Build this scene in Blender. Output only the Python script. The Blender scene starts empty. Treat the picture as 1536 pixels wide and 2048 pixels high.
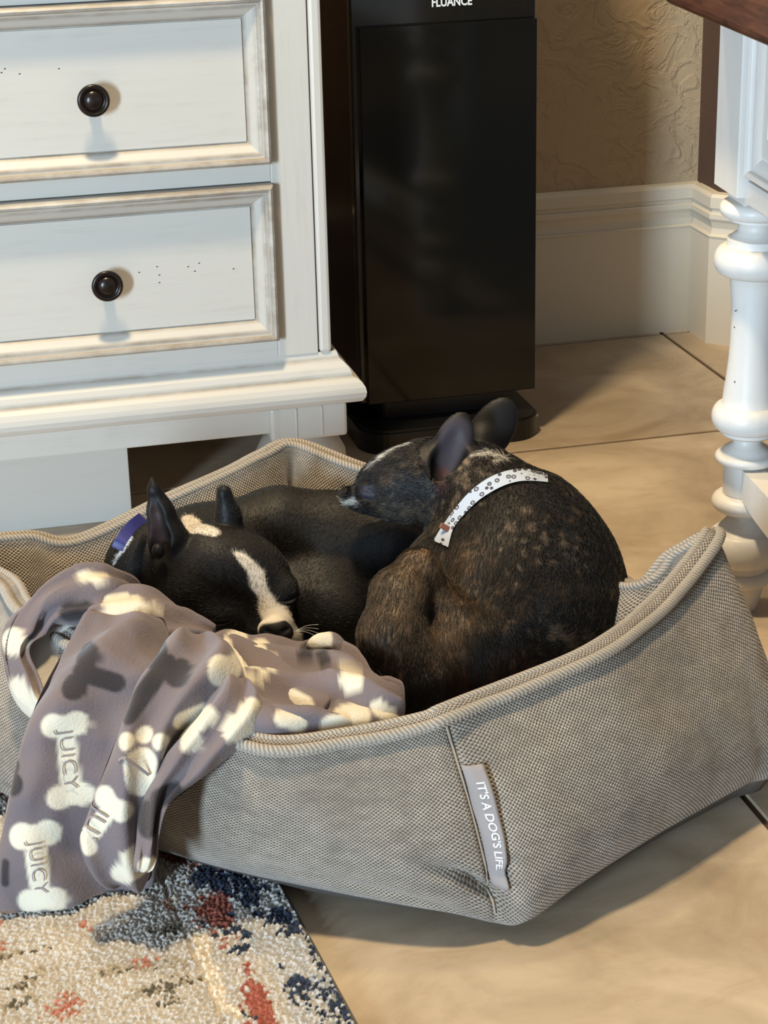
import bpy, bmesh, math, random
import numpy as np
from mathutils import Vector, Matrix, noise
from mathutils.bvhtree import BVHTree

random.seed(7); rng = np.random.default_rng(7)
S = bpy.context.scene
COL = S.collection
# ------------------------------------------------------------------ camera
CR = np.array([0.96954, -0.24396, -0.02183])
CU = np.array([0.10927, 0.35102, 0.92997])
CF = np.array([0.21921, 0.90403, -0.36699])
cam_d = bpy.data.cameras.new('camera'); cam = bpy.data.objects.new('camera', cam_d); COL.objects.link(cam)
cam.matrix_world = Matrix(((CR[0], CU[0], -CF[0], 0), (CR[1], CU[1], -CF[1], 0), (CR[2], CU[2], -CF[2], .9), (0, 0, 0, 1)))
cam_d.sensor_fit = 'VERTICAL'; cam_d.sensor_height = 36; cam_d.lens = 70.3125
cam_d.clip_start = .05; cam_d.clip_end = 100
S.camera = cam
# ------------------------------------------------------------------ light
W = bpy.data.worlds.new('room_ambience'); S.world = W; W.use_nodes = True
W.node_tree.nodes['Background'].inputs[0].default_value = (.95, .97, 1, 1)
W.node_tree.nodes['Background'].inputs[1].default_value = .20
def area(name, loc, target, sx, sy, power, col):
    d = bpy.data.lights.new(name, 'AREA'); d.shape = 'RECTANGLE'; d.size = sx; d.size_y = sy
    d.energy = power; d.color = col
    o = bpy.data.objects.new(name, d); COL.objects.link(o); o.location = loc
    o.rotation_euler = (Vector(target) - Vector(loc)).to_track_quat('-Z', 'Y').to_euler()
    return o
area('window_daylight', (-2.25, -1.25, .72), (.6, 1.9, .25), .42, 1.1, 190, (.62, .81, 1))
area('ceiling_lamp', (.02, 1.66, 2.55), (.1, 1.7, 0), .2, .2, 58, (1, .79, .50))
area('ceiling_lamp', (.25, 2.55, 2.55), (.35, 1.7, 0), .2, .2, 20, (1, .79, .50))
S.view_settings.view_transform = 'Standard'; S.view_settings.look = 'None'
S.view_settings.exposure = 0.10; S.view_settings.gamma = 1.0; S.view_settings.use_curve_mapping = False

# ------------------------------------------------------------------ helpers
def link(o, parent=None):
    COL.objects.link(o)
    if parent is not None: o.parent = parent
    return o
def tag(o, label=None, cat=None, group=None, kind=None):
    for k, v in (('label', label), ('category', cat), ('group', group), ('kind', kind)):
        if v: o[k] = v
    return o
def empty(name, label, cat, loc=(0, 0, 0), group=None):
    o = bpy.data.objects.new(name, None); o.empty_display_size = .05; o.location = loc; link(o)
    return tag(o, label, cat, group)
def mesh(name, verts, faces, mat, parent=None, smooth=True, uvs=None, cols=None):
    me = bpy.data.meshes.new(name)
    if isinstance(verts, np.ndarray): verts = verts.tolist()
    if isinstance(faces, np.ndarray): faces = faces.tolist()
    me.from_pydata(verts, [], faces)
    if smooth: me.polygons.foreach_set('use_smooth', [True] * len(me.polygons))
    if uvs is not None:                              # per vertex
        L = np.zeros(len(me.loops), dtype=np.int32); me.loops.foreach_get('vertex_index', L)
        me.uv_layers.new(name='UVMap').data.foreach_set('uv', np.asarray(uvs, dtype=np.float32)[L].ravel())
    if cols is not None:
        a = me.color_attributes.new('col', 'FLOAT_COLOR', 'POINT')
        c = np.ones((len(verts), 4), dtype=np.float32); c[:, :3] = cols; a.data.foreach_set('color', c.ravel())
    if mat: me.materials.append(mat)
    me.update()
    return link(bpy.data.objects.new(name, me), parent)
def bmobj(name, bm, mat, parent=None, smooth=False):
    me = bpy.data.meshes.new(name); bmesh.ops.recalc_face_normals(bm, faces=bm.faces); bm.to_mesh(me); bm.free()
    if smooth: me.polygons.foreach_set('use_smooth', [True] * len(me.polygons))
    me.materials.append(mat)
    return link(bpy.data.objects.new(name, me), parent)
def add_box(bm, x0, x1, y0, y1, z0, z1, bev=0, seg=2):
    r = bmesh.ops.create_cube(bm, size=1)
    for v in r['verts']:
        v.co = Vector(((x0 + x1) / 2 + v.co.x * (x1 - x0), (y0 + y1) / 2 + v.co.y * (y1 - y0), (z0 + z1) / 2 + v.co.z * (z1 - z0)))
    if bev:
        es = list({e for v in r['verts'] for e in v.link_edges})
        bmesh.ops.bevel(bm, geom=es, offset=bev, segments=seg, affect='EDGES', profile=.5)
def box(name, x0, x1, y0, y1, z0, z1, mat, parent=None, bev=.002, seg=2):
    bm = bmesh.new(); add_box(bm, x0, x1, y0, y1, z0, z1, bev, seg)
    return bmobj(name, bm, mat, parent)
def lathe(name, prof, origin, mat, parent=None, axis='z', n=48, sharp=True):
    vs, fs = [], []
    for r, h in prof:
        for k in range(n):
            a = 2 * math.pi * k / n; c, s = r * math.cos(a), r * math.sin(a)
            p = (c, s, h) if axis == 'z' else (c, -h, s)
            vs.append((p[0] + origin[0], p[1] + origin[1], p[2] + origin[2]))
    m = len(prof)
    for i in range(m - 1):
        for k in range(n):
            a, b = i * n + k, i * n + (k + 1) % n
            fs.append((a, b, b + n, a + n))
    fs.append(tuple(range(n - 1, -1, -1))); fs.append(tuple((m - 1) * n + k for k in range(n)))
    o = mesh(name, vs, fs, mat, parent)
    o.data.set_sharp_from_angle(angle=math.radians(50))
    return o
def glaze_of(prof):
    g = [0.0] * len(prof)
    for i in range(1, len(prof) - 1):
        a, b = Vector(prof[i]) - Vector(prof[i - 1]), Vector(prof[i + 1]) - Vector(prof[i])
        if a.length > 1e-7 and b.length > 1e-7: g[i] = a.normalized().x * b.normalized().y - a.normalized().y * b.normalized().x
    return g
def set_glaze(o, vals):
    a = o.data.attributes.new('glaze', 'FLOAT', 'POINT'); a.data.foreach_set('value', np.asarray(vals, np.float32))
def extrude_path(name, prof, path, mat, parent=None):
    """prof: (out, z) points; path: plan points with mitred corners, 'out' is to the right of travel."""
    P = [Vector((p[0], p[1])) for p in path]; vs, fs = [], []; m = len(prof)
    for i, p in enumerate(P):
        d0 = (P[i] - P[i - 1]).normalized() if i > 0 else (P[1] - P[0]).normalized()
        d1 = (P[i + 1] - P[i]).normalized() if i < len(P) - 1 else d0
        n0, n1 = Vector((d0.y, -d0.x)), Vector((d1.y, -d1.x))
        b = (n0 + n1); b = b / (1 + n0.dot(n1))
        for o, z in prof: vs.append((p.x + b.x * o, p.y + b.y * o, z))
    for i in range(len(P) - 1):
        for j in range(m - 1):
            a = i * m + j; fs.append((a, a + m, a + m + 1, a + 1))
    fs.append(tuple(range(m))); fs.append(tuple((len(P) - 1) * m + j for j in range(m - 1, -1, -1)))
    bm = bmesh.new(); bv = [bm.verts.new(v) for v in vs]
    for f in fs: bm.faces.new([bv[i] for i in f])
    return bmobj(name, bm, mat, parent)
def catmull(P, n, closed=False):
    P = np.asarray(P, float); m = len(P); out = []
    segs = m if closed else m - 1
    T = np.linspace(0, segs, n, endpoint=not closed)
    for t in T:
        i = min(int(t), segs - 1); u = t - i
        if closed: p0, p1, p2, p3 = (P[(i + k) % m] for k in (-1, 0, 1, 2))
        else:
            p1, p2 = P[i], P[i + 1]; p0 = P[i - 1] if i > 0 else 2 * p1 - p2; p3 = P[i + 2] if i + 2 < m else 2 * p2 - p1
        out.append(.5 * (2 * p1 + (p2 - p0) * u + (2 * p0 - 5 * p1 + 4 * p2 - p3) * u * u + (3 * p1 - p0 - 3 * p2 + p3) * u ** 3))
    return np.array(out)
def tube(name, P, r, mat, parent=None, n=12, closed=False, us=1):
    P = np.asarray(P, float); m = len(P)
    r = np.full(m, r) if np.isscalar(r) else np.asarray(r)
    T = np.roll(P, -1, 0) - np.roll(P, 1, 0)
    if not closed: T[0] = P[1] - P[0]; T[-1] = P[-1] - P[-2]
    T /= np.linalg.norm(T, axis=1)[:, None] + 1e-12
    up = np.array([0, 0, 1.]); A = np.cross(T, up); A /= np.linalg.norm(A, axis=1)[:, None] + 1e-9; B = np.cross(A, T)
    d = np.concatenate([[0], np.cumsum(np.linalg.norm(np.diff(P, axis=0), axis=1))])
    vs, uv = [], []; rows = m + 1 if closed else m
    for i in range(rows):
        ii = i % m; uu = d[ii] if i < m else d[-1] + np.linalg.norm(P[0] - P[-1])
        for k in range(n + 1):
            a = 2 * math.pi * k / n
            vs.append(P[ii] + r[ii] * (math.cos(a) * A[ii] + math.sin(a) * B[ii])); uv.append((uu, k / n * 2 * math.pi * r.mean()))
    fs = [(i * (n + 1) + k, i * (n + 1) + k + 1, (i + 1) * (n + 1) + k + 1, (i + 1) * (n + 1) + k) for i in range(rows - 1) for k in range(n)]
    return mesh(name, np.array(vs), fs, mat, parent, True, uv)
def text_mesh(body, size, extrude=.0, bold=0):
    c = bpy.data.curves.new('lettering', 'FONT'); c.body = body; c.size = size; c.extrude = extrude; c.offset = bold
    c.align_x = 'LEFT'; c.resolution_u = 4
    o = bpy.data.objects.new('lettering', c); COL.objects.link(o)
    bpy.context.view_layer.update()
    me = bpy.data.meshes.new_from_object(o.evaluated_get(bpy.context.evaluated_depsgraph_get()))
    bpy.data.objects.remove(o)
    v = np.array([x.co[:] for x in me.vertices]); f = [tuple(p.vertices) for p in me.polygons]
    return v, f

# ------------------------------------------------------------------ materials
def mat(name, col, rough=.5, spec=.5, metal=0):
    m = bpy.data.materials.new(name); m.use_nodes = True
    b = m.node_tree.nodes['Principled BSDF']
    b.inputs['Base Color'].default_value = (*col, 1); b.inputs['Roughness'].default_value = rough
    b.inputs['Specular IOR Level'].default_value = spec; b.inputs['Metallic'].default_value = metal
    return m
class N:
    def __init__(s, m): s.t = m.node_tree; s.b = s.t.nodes['Principled BSDF']
    def n(s, typ, **kw):
        x = s.t.nodes.new(typ)
        for k, v in kw.items():
            if k.startswith('i_'):
                key = k[2:]; key = int(key) if key.isdigit() else key.replace('_', ' ')
                if hasattr(v, 'is_linked') or isinstance(v, bpy.types.NodeSocket): s.t.links.new(v, x.inputs[key])
                else: x.inputs[key].default_value = v
            else: setattr(x, k, v)
        return x
    def l(s, a, b): s.t.links.new(a, b)
    def math(s, op, a, b=0.0, c=None):
        x = s.n('ShaderNodeMath', operation=op)
        for i, v in enumerate((a, b) if c is None else (a, b, c)):
            if isinstance(v, (int, float)): x.inputs[i].default_value = v
            else: s.l(v, x.inputs[i])
        return x.outputs[0]
    def ramp(s, fac, stops):
        r = s.n('ShaderNodeValToRGB'); s.l(fac, r.inputs[0]); e = r.color_ramp.elements
        while len(e) < len(stops): e.new(.5)
        for i, (p, c) in enumerate(stops):
            e[i].position = p; e[i].color = (*c, 1) if len(c) == 3 else c
        return r.outputs[0]
    def mix(s, f, a, b, typ='MIX'):
        x = s.n('ShaderNodeMix', data_type='RGBA', blend_type=typ)
        for i, v in ((0, f), (6, a), (7, b)):
            if isinstance(v, (int, float)): x.inputs[i].default_value = v
            elif isinstance(v, tuple): x.inputs[i].default_value = (*v, 1)
            else: s.l(v, x.inputs[i])
        return x.outputs[2]
    def noise(s, scale, detail=3, rough=.5, vec=None, dist=0):
        x = s.n('ShaderNodeTexNoise'); x.inputs['Scale'].default_value = scale; x.inputs['Detail'].default_value = detail
        x.inputs['Roughness'].default_value = rough; x.inputs['Distortion'].default_value = dist
        if vec is not None: s.l(vec, x.inputs['Vector'])
        return x.outputs[0]
    def coord(s, scale=(1, 1, 1), kind='Object'):
        c = s.n('ShaderNodeTexCoord'); m = s.n('ShaderNodeMapping'); m.inputs['Scale'].default_value = scale
        s.l(c.outputs[kind], m.inputs['Vector']); return m.outputs[0]
    def geo(s, scale=(1, 1, 1)):
        c = s.n('ShaderNodeNewGeometry'); m = s.n('ShaderNodeMapping'); m.inputs['Scale'].default_value = scale
        s.l(c.outputs['Position'], m.inputs['Vector']); return m.outputs[0]
    def bump(s, h, strength, dist):
        x = s.n('ShaderNodeBump'); x.inputs['Strength'].default_value = strength; x.inputs['Distance'].default_value = dist
        s.l(h, x.inputs['Height']); s.l(x.outputs[0], s.b.inputs['Normal'])
    def color(s, c): s.l(c, s.b.inputs['Base Color'])

def painted_wood(name, base, grain, glaze=(.20, .15, .10), amt=.5):
    m = mat(name, base, .42, .4); n = N(m)
    g = n.noise(18, 5, .65, n.geo(grain)); s = n.noise(9, 4, .6, n.geo((3, 3, 3)))
    f = n.ramp(g, [(.50, (0, 0, 0)), (.78, (1, 1, 1))]); f2 = n.ramp(s, [(.35, (0, 0, 0)), (.7, (1, 1, 1))])
    streak = n.math('MULTIPLY', f, n.math('MULTIPLY', f2, amt * .55))
    c = n.mix(streak, base, glaze)
    groove_geo = n.n('ShaderNodeNewGeometry')            # antiquing glaze kept by the grooves, rubbed off the arrises
    p = n.ramp(groove_geo.outputs['Pointiness'], [(.40, (1, 1, 1)), (.485, (0, 0, 0))])
    c = n.mix(n.math('MULTIPLY', p, .3), c, glaze)
    ga = n.n('ShaderNodeAttribute', attribute_name='glaze')
    c = n.mix(n.math('MULTIPLY', ga.outputs['Fac'], n.ramp(n.noise(14, 4, .7, n.geo((1, 2, 2))), [(.30, (.25, .25, .25)), (.65, (1, 1, 1))])), c, glaze)
    n.color(c); n.bump(g, .10, .002)
    return m
CREAM = painted_wood('cream_paint_horizontal', (.585, .555, .495), (.35, 6, 6))
CREAMV = painted_wood('cream_paint_vertical', (.585, .555, .495), (6, 6, .35))
TABLEP = painted_wood('white_table_paint', (.68, .66, .62), (5, 5, .4), amt=.35)
BOARD = painted_wood('grey_board', (.50, .48, .43), (.35, 5, 5), amt=.25)
BRONZE = mat('dark_bronze', (.018, .012, .009), .28, .5, .35)
DARKHOLE = mat('drawer_gap', (.01, .009, .008), .9)
PIT = mat('distress_pit', (.05, .045, .04), .9)

TILE = mat('stone_tile', (.6, .5, .38), .33, .45); n = N(TILE)
v = n.geo(); oi = n.n('ShaderNodeObjectInfo'); va = n.n('ShaderNodeVectorMath', operation='ADD'); n.l(v, va.inputs[0])
sc = n.n('ShaderNodeVectorMath', operation='SCALE'); sc.inputs['Scale'].default_value = 7; cb = n.n('ShaderNodeCombineXYZ')
n.l(oi.outputs['Random'], cb.inputs[0]); n.l(oi.outputs['Random'], cb.inputs[1]); n.l(cb.outputs[0], sc.inputs[0]); n.l(sc.outputs[0], va.inputs[1])
a = n.noise(4.5, 7, .62, va.outputs[0], 1.2)
mp = n.n('ShaderNodeMapping'); mp.inputs['Scale'].default_value = (7, 18, 7); n.l(va.outputs[0], mp.inputs['Vector'])
b = n.noise(1.6, 6, .7, mp.outputs[0], 1.5)
c = n.mix(n.ramp(a, [(.33, (0, 0, 0)), (.68, (1, 1, 1))]), (.33, .25, .165), (.56, .455, .33))
c = n.mix(n.math('MULTIPLY', n.ramp(b, [(.52, (0, 0, 0)), (.72, (1, 1, 1))]), .45), c, (.36, .25, .15))
n.color(c); n.bump(a, .08, .004)
GROUT = mat('brown_grout', (.09, .055, .032), .9)
WALLM = mat('textured_wall', (.41, .315, .20), .75, .25); n = N(WALLM)
v = n.geo(); a = n.noise(20, 6, .6, v, 1.1); b = n.noise(26, 3, .5, v, 1.0)
h = n.math('ADD', n.ramp(a, [(.42, (0, 0, 0)), (.5, (1, 1, 1)), (.62, (.75, .75, .75))]), n.math('MULTIPLY', b, .5))
n.bump(h, .5, .004)
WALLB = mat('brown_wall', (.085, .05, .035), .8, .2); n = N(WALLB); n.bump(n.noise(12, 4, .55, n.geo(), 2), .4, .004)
TRIM = mat('trim_paint', (.62, .565, .46), .4, .4); n = N(TRIM); n.bump(n.noise(7, 3, .5, n.geo((1, 1, 1))), .08, .004)
SPKBLACK = mat('black_gloss', (.0045, .0045, .004), .12, .5)
SPKGRILL = mat('black_lacquer_panel', (.0045, .0046, .004), .09, .30)
SPKRED = mat('dark_cherry_wood', (.03, .006, .005), .35, .4); n = N(SPKRED)
n.color(n.mix(n.noise(20, 4, .6, n.geo((8, 8, .6))), (.022, .0045, .004), (.045, .009, .008)))
SPKBASE = mat('black_plinth', (.008, .008, .008), .35, .4)
WHITE = mat('white_print', (.8, .8, .78), .5)
DARKWOOD = mat('dark_walnut', (.07, .025, .013), .3, .5); n = N(DARKWOOD)
w = n.noise(12, 6, .65, n.geo((8, .8, 8)), .6); n.color(n.ramp(w, [(.3, (.028, .010, .006)), (.7, (.13, .048, .024))]))

def weave(name, light, dark, p, q, mott=.5, twill=False):
    m = mat(name, light, .85, .15); n = N(m)
    uv = n.n('ShaderNodeUVMap'); sp = n.n('ShaderNodeSeparateXYZ'); 
    nz = n.n('ShaderNodeTexNoise'); nz.inputs['Scale'].default_value = 160; nz.inputs['Detail'].default_value = 2
    n.l(n.geo(), nz.inputs['Vector'])
    vs = n.n('ShaderNodeVectorMath', operation='MULTIPLY_ADD'); n.l(nz.outputs['Color'], vs.inputs[0]); vs.inputs[1].default_value = (.0016, .0016, 0); n.l(uv.outputs[0], vs.inputs[2])
    n.l(vs.outputs[0], sp.inputs[0])
    su = n.math('SINE', n.math('MULTIPLY', sp.outputs[0], 2 * math.pi / p)); sv = n.math('SINE', n.math('MULTIPLY', sp.outputs[1], 2 * math.pi / q))
    if twill: h = n.math('MULTIPLY_ADD', n.math('SINE', n.math('ADD', n.math('MULTIPLY', sp.outputs[0], 2 * math.pi / p), n.math('MULTIPLY', sp.outputs[1], 2 * math.pi / q))), .5, .5)
    else: h = n.math('MULTIPLY_ADD', n.math('MULTIPLY', su, sv), .5, .5)
    big = n.noise(13, 5, .65, n.geo((1, 1, 1))); mid = n.noise(60, 3, .6, n.geo((1, 1, 2.2)))
    thr = n.noise(420, 2, .5, n.geo())
    t = n.ramp(n.math('ADD', n.math('MULTIPLY', big, .55), n.math('MULTIPLY', mid, .45)), [(.38, (0, 0, 0)), (.62, (1, 1, 1))])
    lo = tuple(x * .5 for x in light)
    cl = n.mix(n.math('MULTIPLY', t, mott), light, lo)
    cl = n.mix(n.math('MULTIPLY', thr, .35), cl, tuple(x * .55 for x in light))
    n.color(n.mix(n.ramp(h, [(.22, (1, 1, 1)), (.62, (0, 0, 0))]), cl, dark))
    n.bump(n.math('ADD', h, n.math('MULTIPLY', thr, .5)), .8, .0012)
    n.b.inputs['Sheen Weight'].default_value = .25; n.b.inputs['Sheen Roughness'].default_value = .5
    return m
BEDF = weave('woven_taupe', (.50, .435, .35), (.085, .065, .05), .0039, .0035, .9)
PIPE = weave('piping_twill', (.48, .425, .35), (.24, .205, .165), .0036, .007, .3, True)
BASEF = mat('bed_base_cloth', (.12, .105, .09), .9)

def vcol(name, rough, spec=.3, sheen=0, bump=0, scale=300):
    m = mat(name, (.5, .5, .5), rough, spec); n = N(m)
    a = n.n('ShaderNodeVertexColor', layer_name='col'); n.color(a.outputs[0])
    n.b.inputs['Sheen Weight'].default_value = sheen
    if bump: n.bump(n.noise(scale, 3, .6, n.geo()), bump, .002)
    return m
FLEECE = vcol('printed_fleece', .9, .1, .22, .35, 420)
RUGM = vcol('rug_pile', .95, .1, .2, .3, 700)
DOGM = vcol('dog_skin', .52, .22, .0, .10, 500)
FURM = mat('short_fur', (.02, .02, .02), .36, .42); n = N(FURM)
a = n.n('ShaderNodeAttribute', attribute_name='col'); n.color(a.outputs['Color'])

# ------------------------------------------------------------------ room shell
fl = tag(box('floor', -3, 3, -2.6, 3.2, -.05, -.0025, GROUT, None, 0), kind='structure')
tile_me = None; TW, TH, G = .4653, .4500, .0065
for i in range(-8, 5):
    for j in range(-10, 2):
        x0 = 1.142 + (i - 1) * TW; y0 = 2.3745 + (j) * TH
        if x0 > 2.6 or x0 < -2.7 or y0 < -2.4: continue
        if tile_me is None:
            bm = bmesh.new(); add_box(bm, G / 2, TW - G / 2, G / 2, TH - G / 2, -.006, 0, .0016, 2)
            o = bmobj('tile', bm, TILE, fl); tile_me = o.data
        else: o = link(bpy.data.objects.new('tile', tile_me), fl)
        o.location = (x0, y0, 0)
YB = 2.848
wall = mesh('wall_back', [(-3, YB, 0), (1.2, YB, 0), (1.2, YB, 2.6), (-3, YB, 2.6), (-3, YB + .1, 0), (1.3, YB + .1, 0), (1.3, YB + .1, 2.6), (-3, YB + .1, 2.6)],
            [(0, 1, 2, 3), (5, 4, 7, 6), (3, 2, 6, 7), (0, 4, 5, 1), (1, 5, 6, 2), (4, 0, 3, 7)], WALLM, None, False); tag(wall, kind='structure')
rp = [(1.2, YB), (1.2, 2.765), (2.0, 1.965)]; ro = [(1.3, YB + .1), (1.3, 2.80), (2.1, 2.0)]
vs = [(*p, 0) for p in rp] + [(*p, 2.6) for p in rp] + [(*p, 0) for p in ro] + [(*p, 2.6) for p in ro]
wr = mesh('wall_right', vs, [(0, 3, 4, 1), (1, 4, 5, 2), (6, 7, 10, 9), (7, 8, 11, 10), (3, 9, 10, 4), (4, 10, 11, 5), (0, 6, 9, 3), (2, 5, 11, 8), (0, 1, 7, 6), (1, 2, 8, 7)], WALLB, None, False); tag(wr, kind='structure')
bp = [(0, 0), (.0155, 0), (.0155, .164), (.017, .168), (.0125, .1715), (.0105, .180), (.013, .189), (.0165, .1945), (.0165, .2015), (.0125, .204), (.0125, .208), (.0155, .211), (.0155, .227), (.011, .2315), (.0, .233)]
bb = extrude_path('baseboard_back', bp, [(-2.9, YB), (1.2, YB)], TRIM); tag(bb, kind='structure')
# the two lengths meet in the corner
br = extrude_path('baseboard_right', bp, [(1.2, YB - .0155), (1.2, 2.765), (1.98, 1.985)], TRIM); tag(br, kind='structure')

# ------------------------------------------------------------------ drawer cabinet
cab = empty('drawer_cabinet', 'antique cream painted drawer cabinet with dark round knobs, behind the dog bed', 'cabinet', (.2225, 2.45, 0))
def P_(o): o.parent = cab; o.location = tuple(np.array(o.location) - np.array(cab.location)); return o
def cbox(name, *a, m=CREAM, bev=.002): return P_(box(name, *a, m, None, bev))
X0, X1 = -.041, .486; YF = 2.25
cbox('carcass', X0 + .004, X1 - .004, 2.272, 2.74, .105, .87, m=CREAMV)
cbox('side_stile', .421, .4695, YF, 2.275, .20, .87, m=CREAMV, bev=.0012)
cbox('side_stile', X0, .024, YF, 2.275, .20, .87, m=CREAMV, bev=.0012)
cbox('corner_bead', .4712, X1, YF - .001, 2.275, .20, .87, m=CREAMV, bev=.004)
for z0, z1 in ((.2, .2235), (.411, .433), (.6235, .644)): cbox('drawer_rail', .024, .421, YF + .001, 2.275, z0, z1, bev=.001)
cbox('cabinet_top', X0 - .02, X1 + .02, YF - .025, 2.76, .87, .905, bev=.008)
def frame(name, x0, x1, z0, z1, yf, prof, m):
    vs, fs = [], []
    for d, h in prof: vs += [(x0 + d, yf - h, z0 + d), (x1 - d, yf - h, z0 + d), (x1 - d, yf - h, z1 - d), (x0 + d, yf - h, z1 - d)]
    for i in range(len(prof) - 1):
        for k in range(4):
            a, b = i * 4 + k, i * 4 + (k + 1) % 4; fs.append((a, b, b + 4, a + 4))
    o = mesh(name, vs, fs, m, None, True); o.data.set_sharp_from_angle(angle=math.radians(28))
    g = [.75 if v < -.12 else .0 for v in glaze_of(prof)]; g[-2] = g[-3] = .6; set_glaze(o, np.repeat(g, 4)[:len(vs)])
    return o
FP = [(0, -.012), (0, .012), (.0012, .0155), (.0038, .0175), (.0062, .0165), (.0078, .014), (.0085, .0118), (.0105, .0112), (.0125, .0102), (.0155, .0075), (.020, .0035), (.0235, .0005), (.0245, -.0015), (.0255, -.0015), (.0262, 0)]
rpits = random.Random(3)
def drawer(z0, z1, kz, pits):
    d = empty('drawer', None, None, (.2225, YF, (z0 + z1) / 2)); d.parent = cab
    off = np.array((.2225, YF, (z0 + z1) / 2)); d.location = tuple(off - np.array(cab.location))
    x0, x1 = .0245, .4205
    def D(o): o.parent = d; o.location = tuple(np.array(o.location) - off); return o
    D(frame('moulding', x0, x1, z0, z1, YF, FP, CREAM))
    D(box('front_panel', x0 + .026, x1 - .026, YF - .0002, YF + .02, z0 + .026, z1 - .026, CREAM, None, 0))
    kp = [(.0, .0), (.0075, .0), (.0075, .004), (.006, .008), (.006, .012), (.0095, .0145), (.0165, .0165), (.0178, .019), (.0172, .0212), (.0155, .0222), (.0135, .0218), (.0125, .0200), (.0112, .0195), (.0105, .0208), (.0085, .0228), (.0045, .0242), (.0, .0246)]
    kp = [(r * 1.02, h) for r, h in kp]
    kn = D(lathe('knob', kp, (.2225, YF, kz), BRONZE, None, 'y', 40))
    for px, pz in pits:
        bm = bmesh.new(); bmesh.ops.create_icosphere(bm, subdivisions=1, radius=.0011)
        for v in bm.verts: v.co = Vector((v.co.x * 1.3 + px, v.co.y * .15 + YF - .0002, v.co.z * .7 + pz))
        D(bmobj('distress_pit', bm, PIT, None, True))
    return d
drawer(.4335, .6225, .5195, [(.1107, .556), (.1305, .557), (.1265, .553), (.146, .5505), (.189, .5535), (.091, .541), (.082, .551)])
drawer(.2235, .4095, .309, [(.283, .322), (.262, .317), (.285, .312), (.319, .319), (.332, .322), (.3265, .313), (.2846, .303), (.372, .312)])
drawer(.6445, .84, .742, [])
MP = [(.002, .2005), (.006, .2005), (.0075, .196), (.009, .192), (.013, .188), (.018, .1825), (.0205, .177), (.0215, .172), (.026, .170), (.031, .166), (.0345, .160), (.0355, .154), (.0345, .148), (.031, .1425), (.025, .140), (.018, .1385), (.002, .1385)]
bmo = P_(extrude_path('base_moulding', MP, [(X0, 2.74), (X0, YF + .008), (X1, YF + .008), (X1, 2.74)], CREAM))
g = [.7 if abs(v) > .12 and v > 0 else 0 for v in glaze_of(MP)]; set_glaze(bmo, np.tile(g, 4)[:len(bmo.data.vertices)])
cbox('apron', .03, .41, YF + .002, YF + .02, .1035, .139)
for x0, x1 in ((.4055, .5), (-.055, .0395)):
    cbox('corner_block', x0, x1, YF - .012, YF + .10, .0965, .139, m=CREAMV, bev=.004)
    for k in (1, 2): cbox('flute_bead', x0 + k * .0315 - .0012, x0 + k * .0315 + .0012, YF - .0132, YF - .008, .100, .137, m=CREAMV, bev=.0008)
    bun = [(.0, .0), (.028, .0), (.040, .006), (.052, .022), (.0572, .042), (.0560, .062), (.048, .078), (.036, .087), (.033, .0965), (0, .0965)]
    P_(lathe('bun_foot', bun, ((x0 + x1) / 2, YF + .05, 0), CREAM))
cbox('apron_side', X1 - .006, X1 + .010, YF + .09, 2.72, .11, .139)
cbox('support_panel', -.04, .2375, 2.287, 2.305, .0, .12, m=BOARD, bev=.001)
for xx in (-.0,.445): P_(lathe('bun_foot', bun, (xx, 2.68, 0), CREAM))

# ------------------------------------------------------------------ tower loudspeaker
sp = empty('tower_speaker', 'tall gloss black tower loudspeaker with dark cherry sides beside the drawer cabinet', 'speaker', (.69, 2.55, 0))
def SP(o): o.parent = sp; o.location = tuple(np.array(o.location) - np.array(sp.location)); return o
YS = 2.447
SP(box('side_panel', .566, .578, YS + .016, 2.76, .062, 1.02, SPKRED, None, .002))
SP(box('side_panel', .7935, .8055, YS + .016, 2.76, .062, 1.02, SPKRED, None, .002))
SP(box('cabinet_body', .577, .7945, YS + .02, 2.755, .064, 1.018, SPKBLACK, None, .001))
SP(box('front_baffle', .5655, .806, YS + .004, YS + .022, .061, 1.02, SPKBLACK, None, .0025))
SP(box('lower_front_panel', .5745, .805, YS - .006, YS + .006, .0625, .551, SPKGRILL, None, .0012))
SP(box('upper_grille', .5745, .805, YS - .006, YS + .006, .615, 1.015, SPKBASE, None, .003))
tv, tf = text_mesh('FLUANCE', .0190, .0003, .00045)
tv[:, 0] -= tv[:, 0].min(); sx = .0520 / tv[:, 0].max(); tv[:, 0] *= sx
SP(mesh('lettering', np.c_[tv[:, 0] + .6705, YS + .0034 - tv[:, 2], tv[:, 1] * .8 + .5708], tf, WHITE, None, False))
SP(box('plinth_neck', .60, .775, YS + .02, 2.74, .03, .066, SPKBASE, None, .003))
bm = bmesh.new(); ring = []
pl = []
for k in range(9):
    a = -math.pi / 2 + k / 8 * math.pi / 2; pl.append((.768 + .042 * math.cos(a), 2.455 + .042 * math.sin(a)))
for k in range(9):
    a = k / 8 * math.pi / 2; pl.append((.768 + .042 * math.cos(a), 2.75 + .042 * math.sin(a)))
for k in range(9):
    a = math.pi / 2 + k / 8 * math.pi / 2; pl.append((.603 + .042 * math.cos(a), 2.75 + .042 * math.sin(a)))
for k in range(9):
    a = math.pi + k / 8 * math.pi / 2; pl.append((.603 + .042 * math.cos(a), 2.455 + .042 * math.sin(a)))
f = bm.faces.new([bm.verts.new((x, y, 0)) for x, y in pl]); r = bmesh.ops.extrude_face_region(bm, geom=[f])
bmesh.ops.translate(bm, verts=[e for e in r['geom'] if isinstance(e, bmesh.types.BMVert)], vec=(0, 0, .032))
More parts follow.
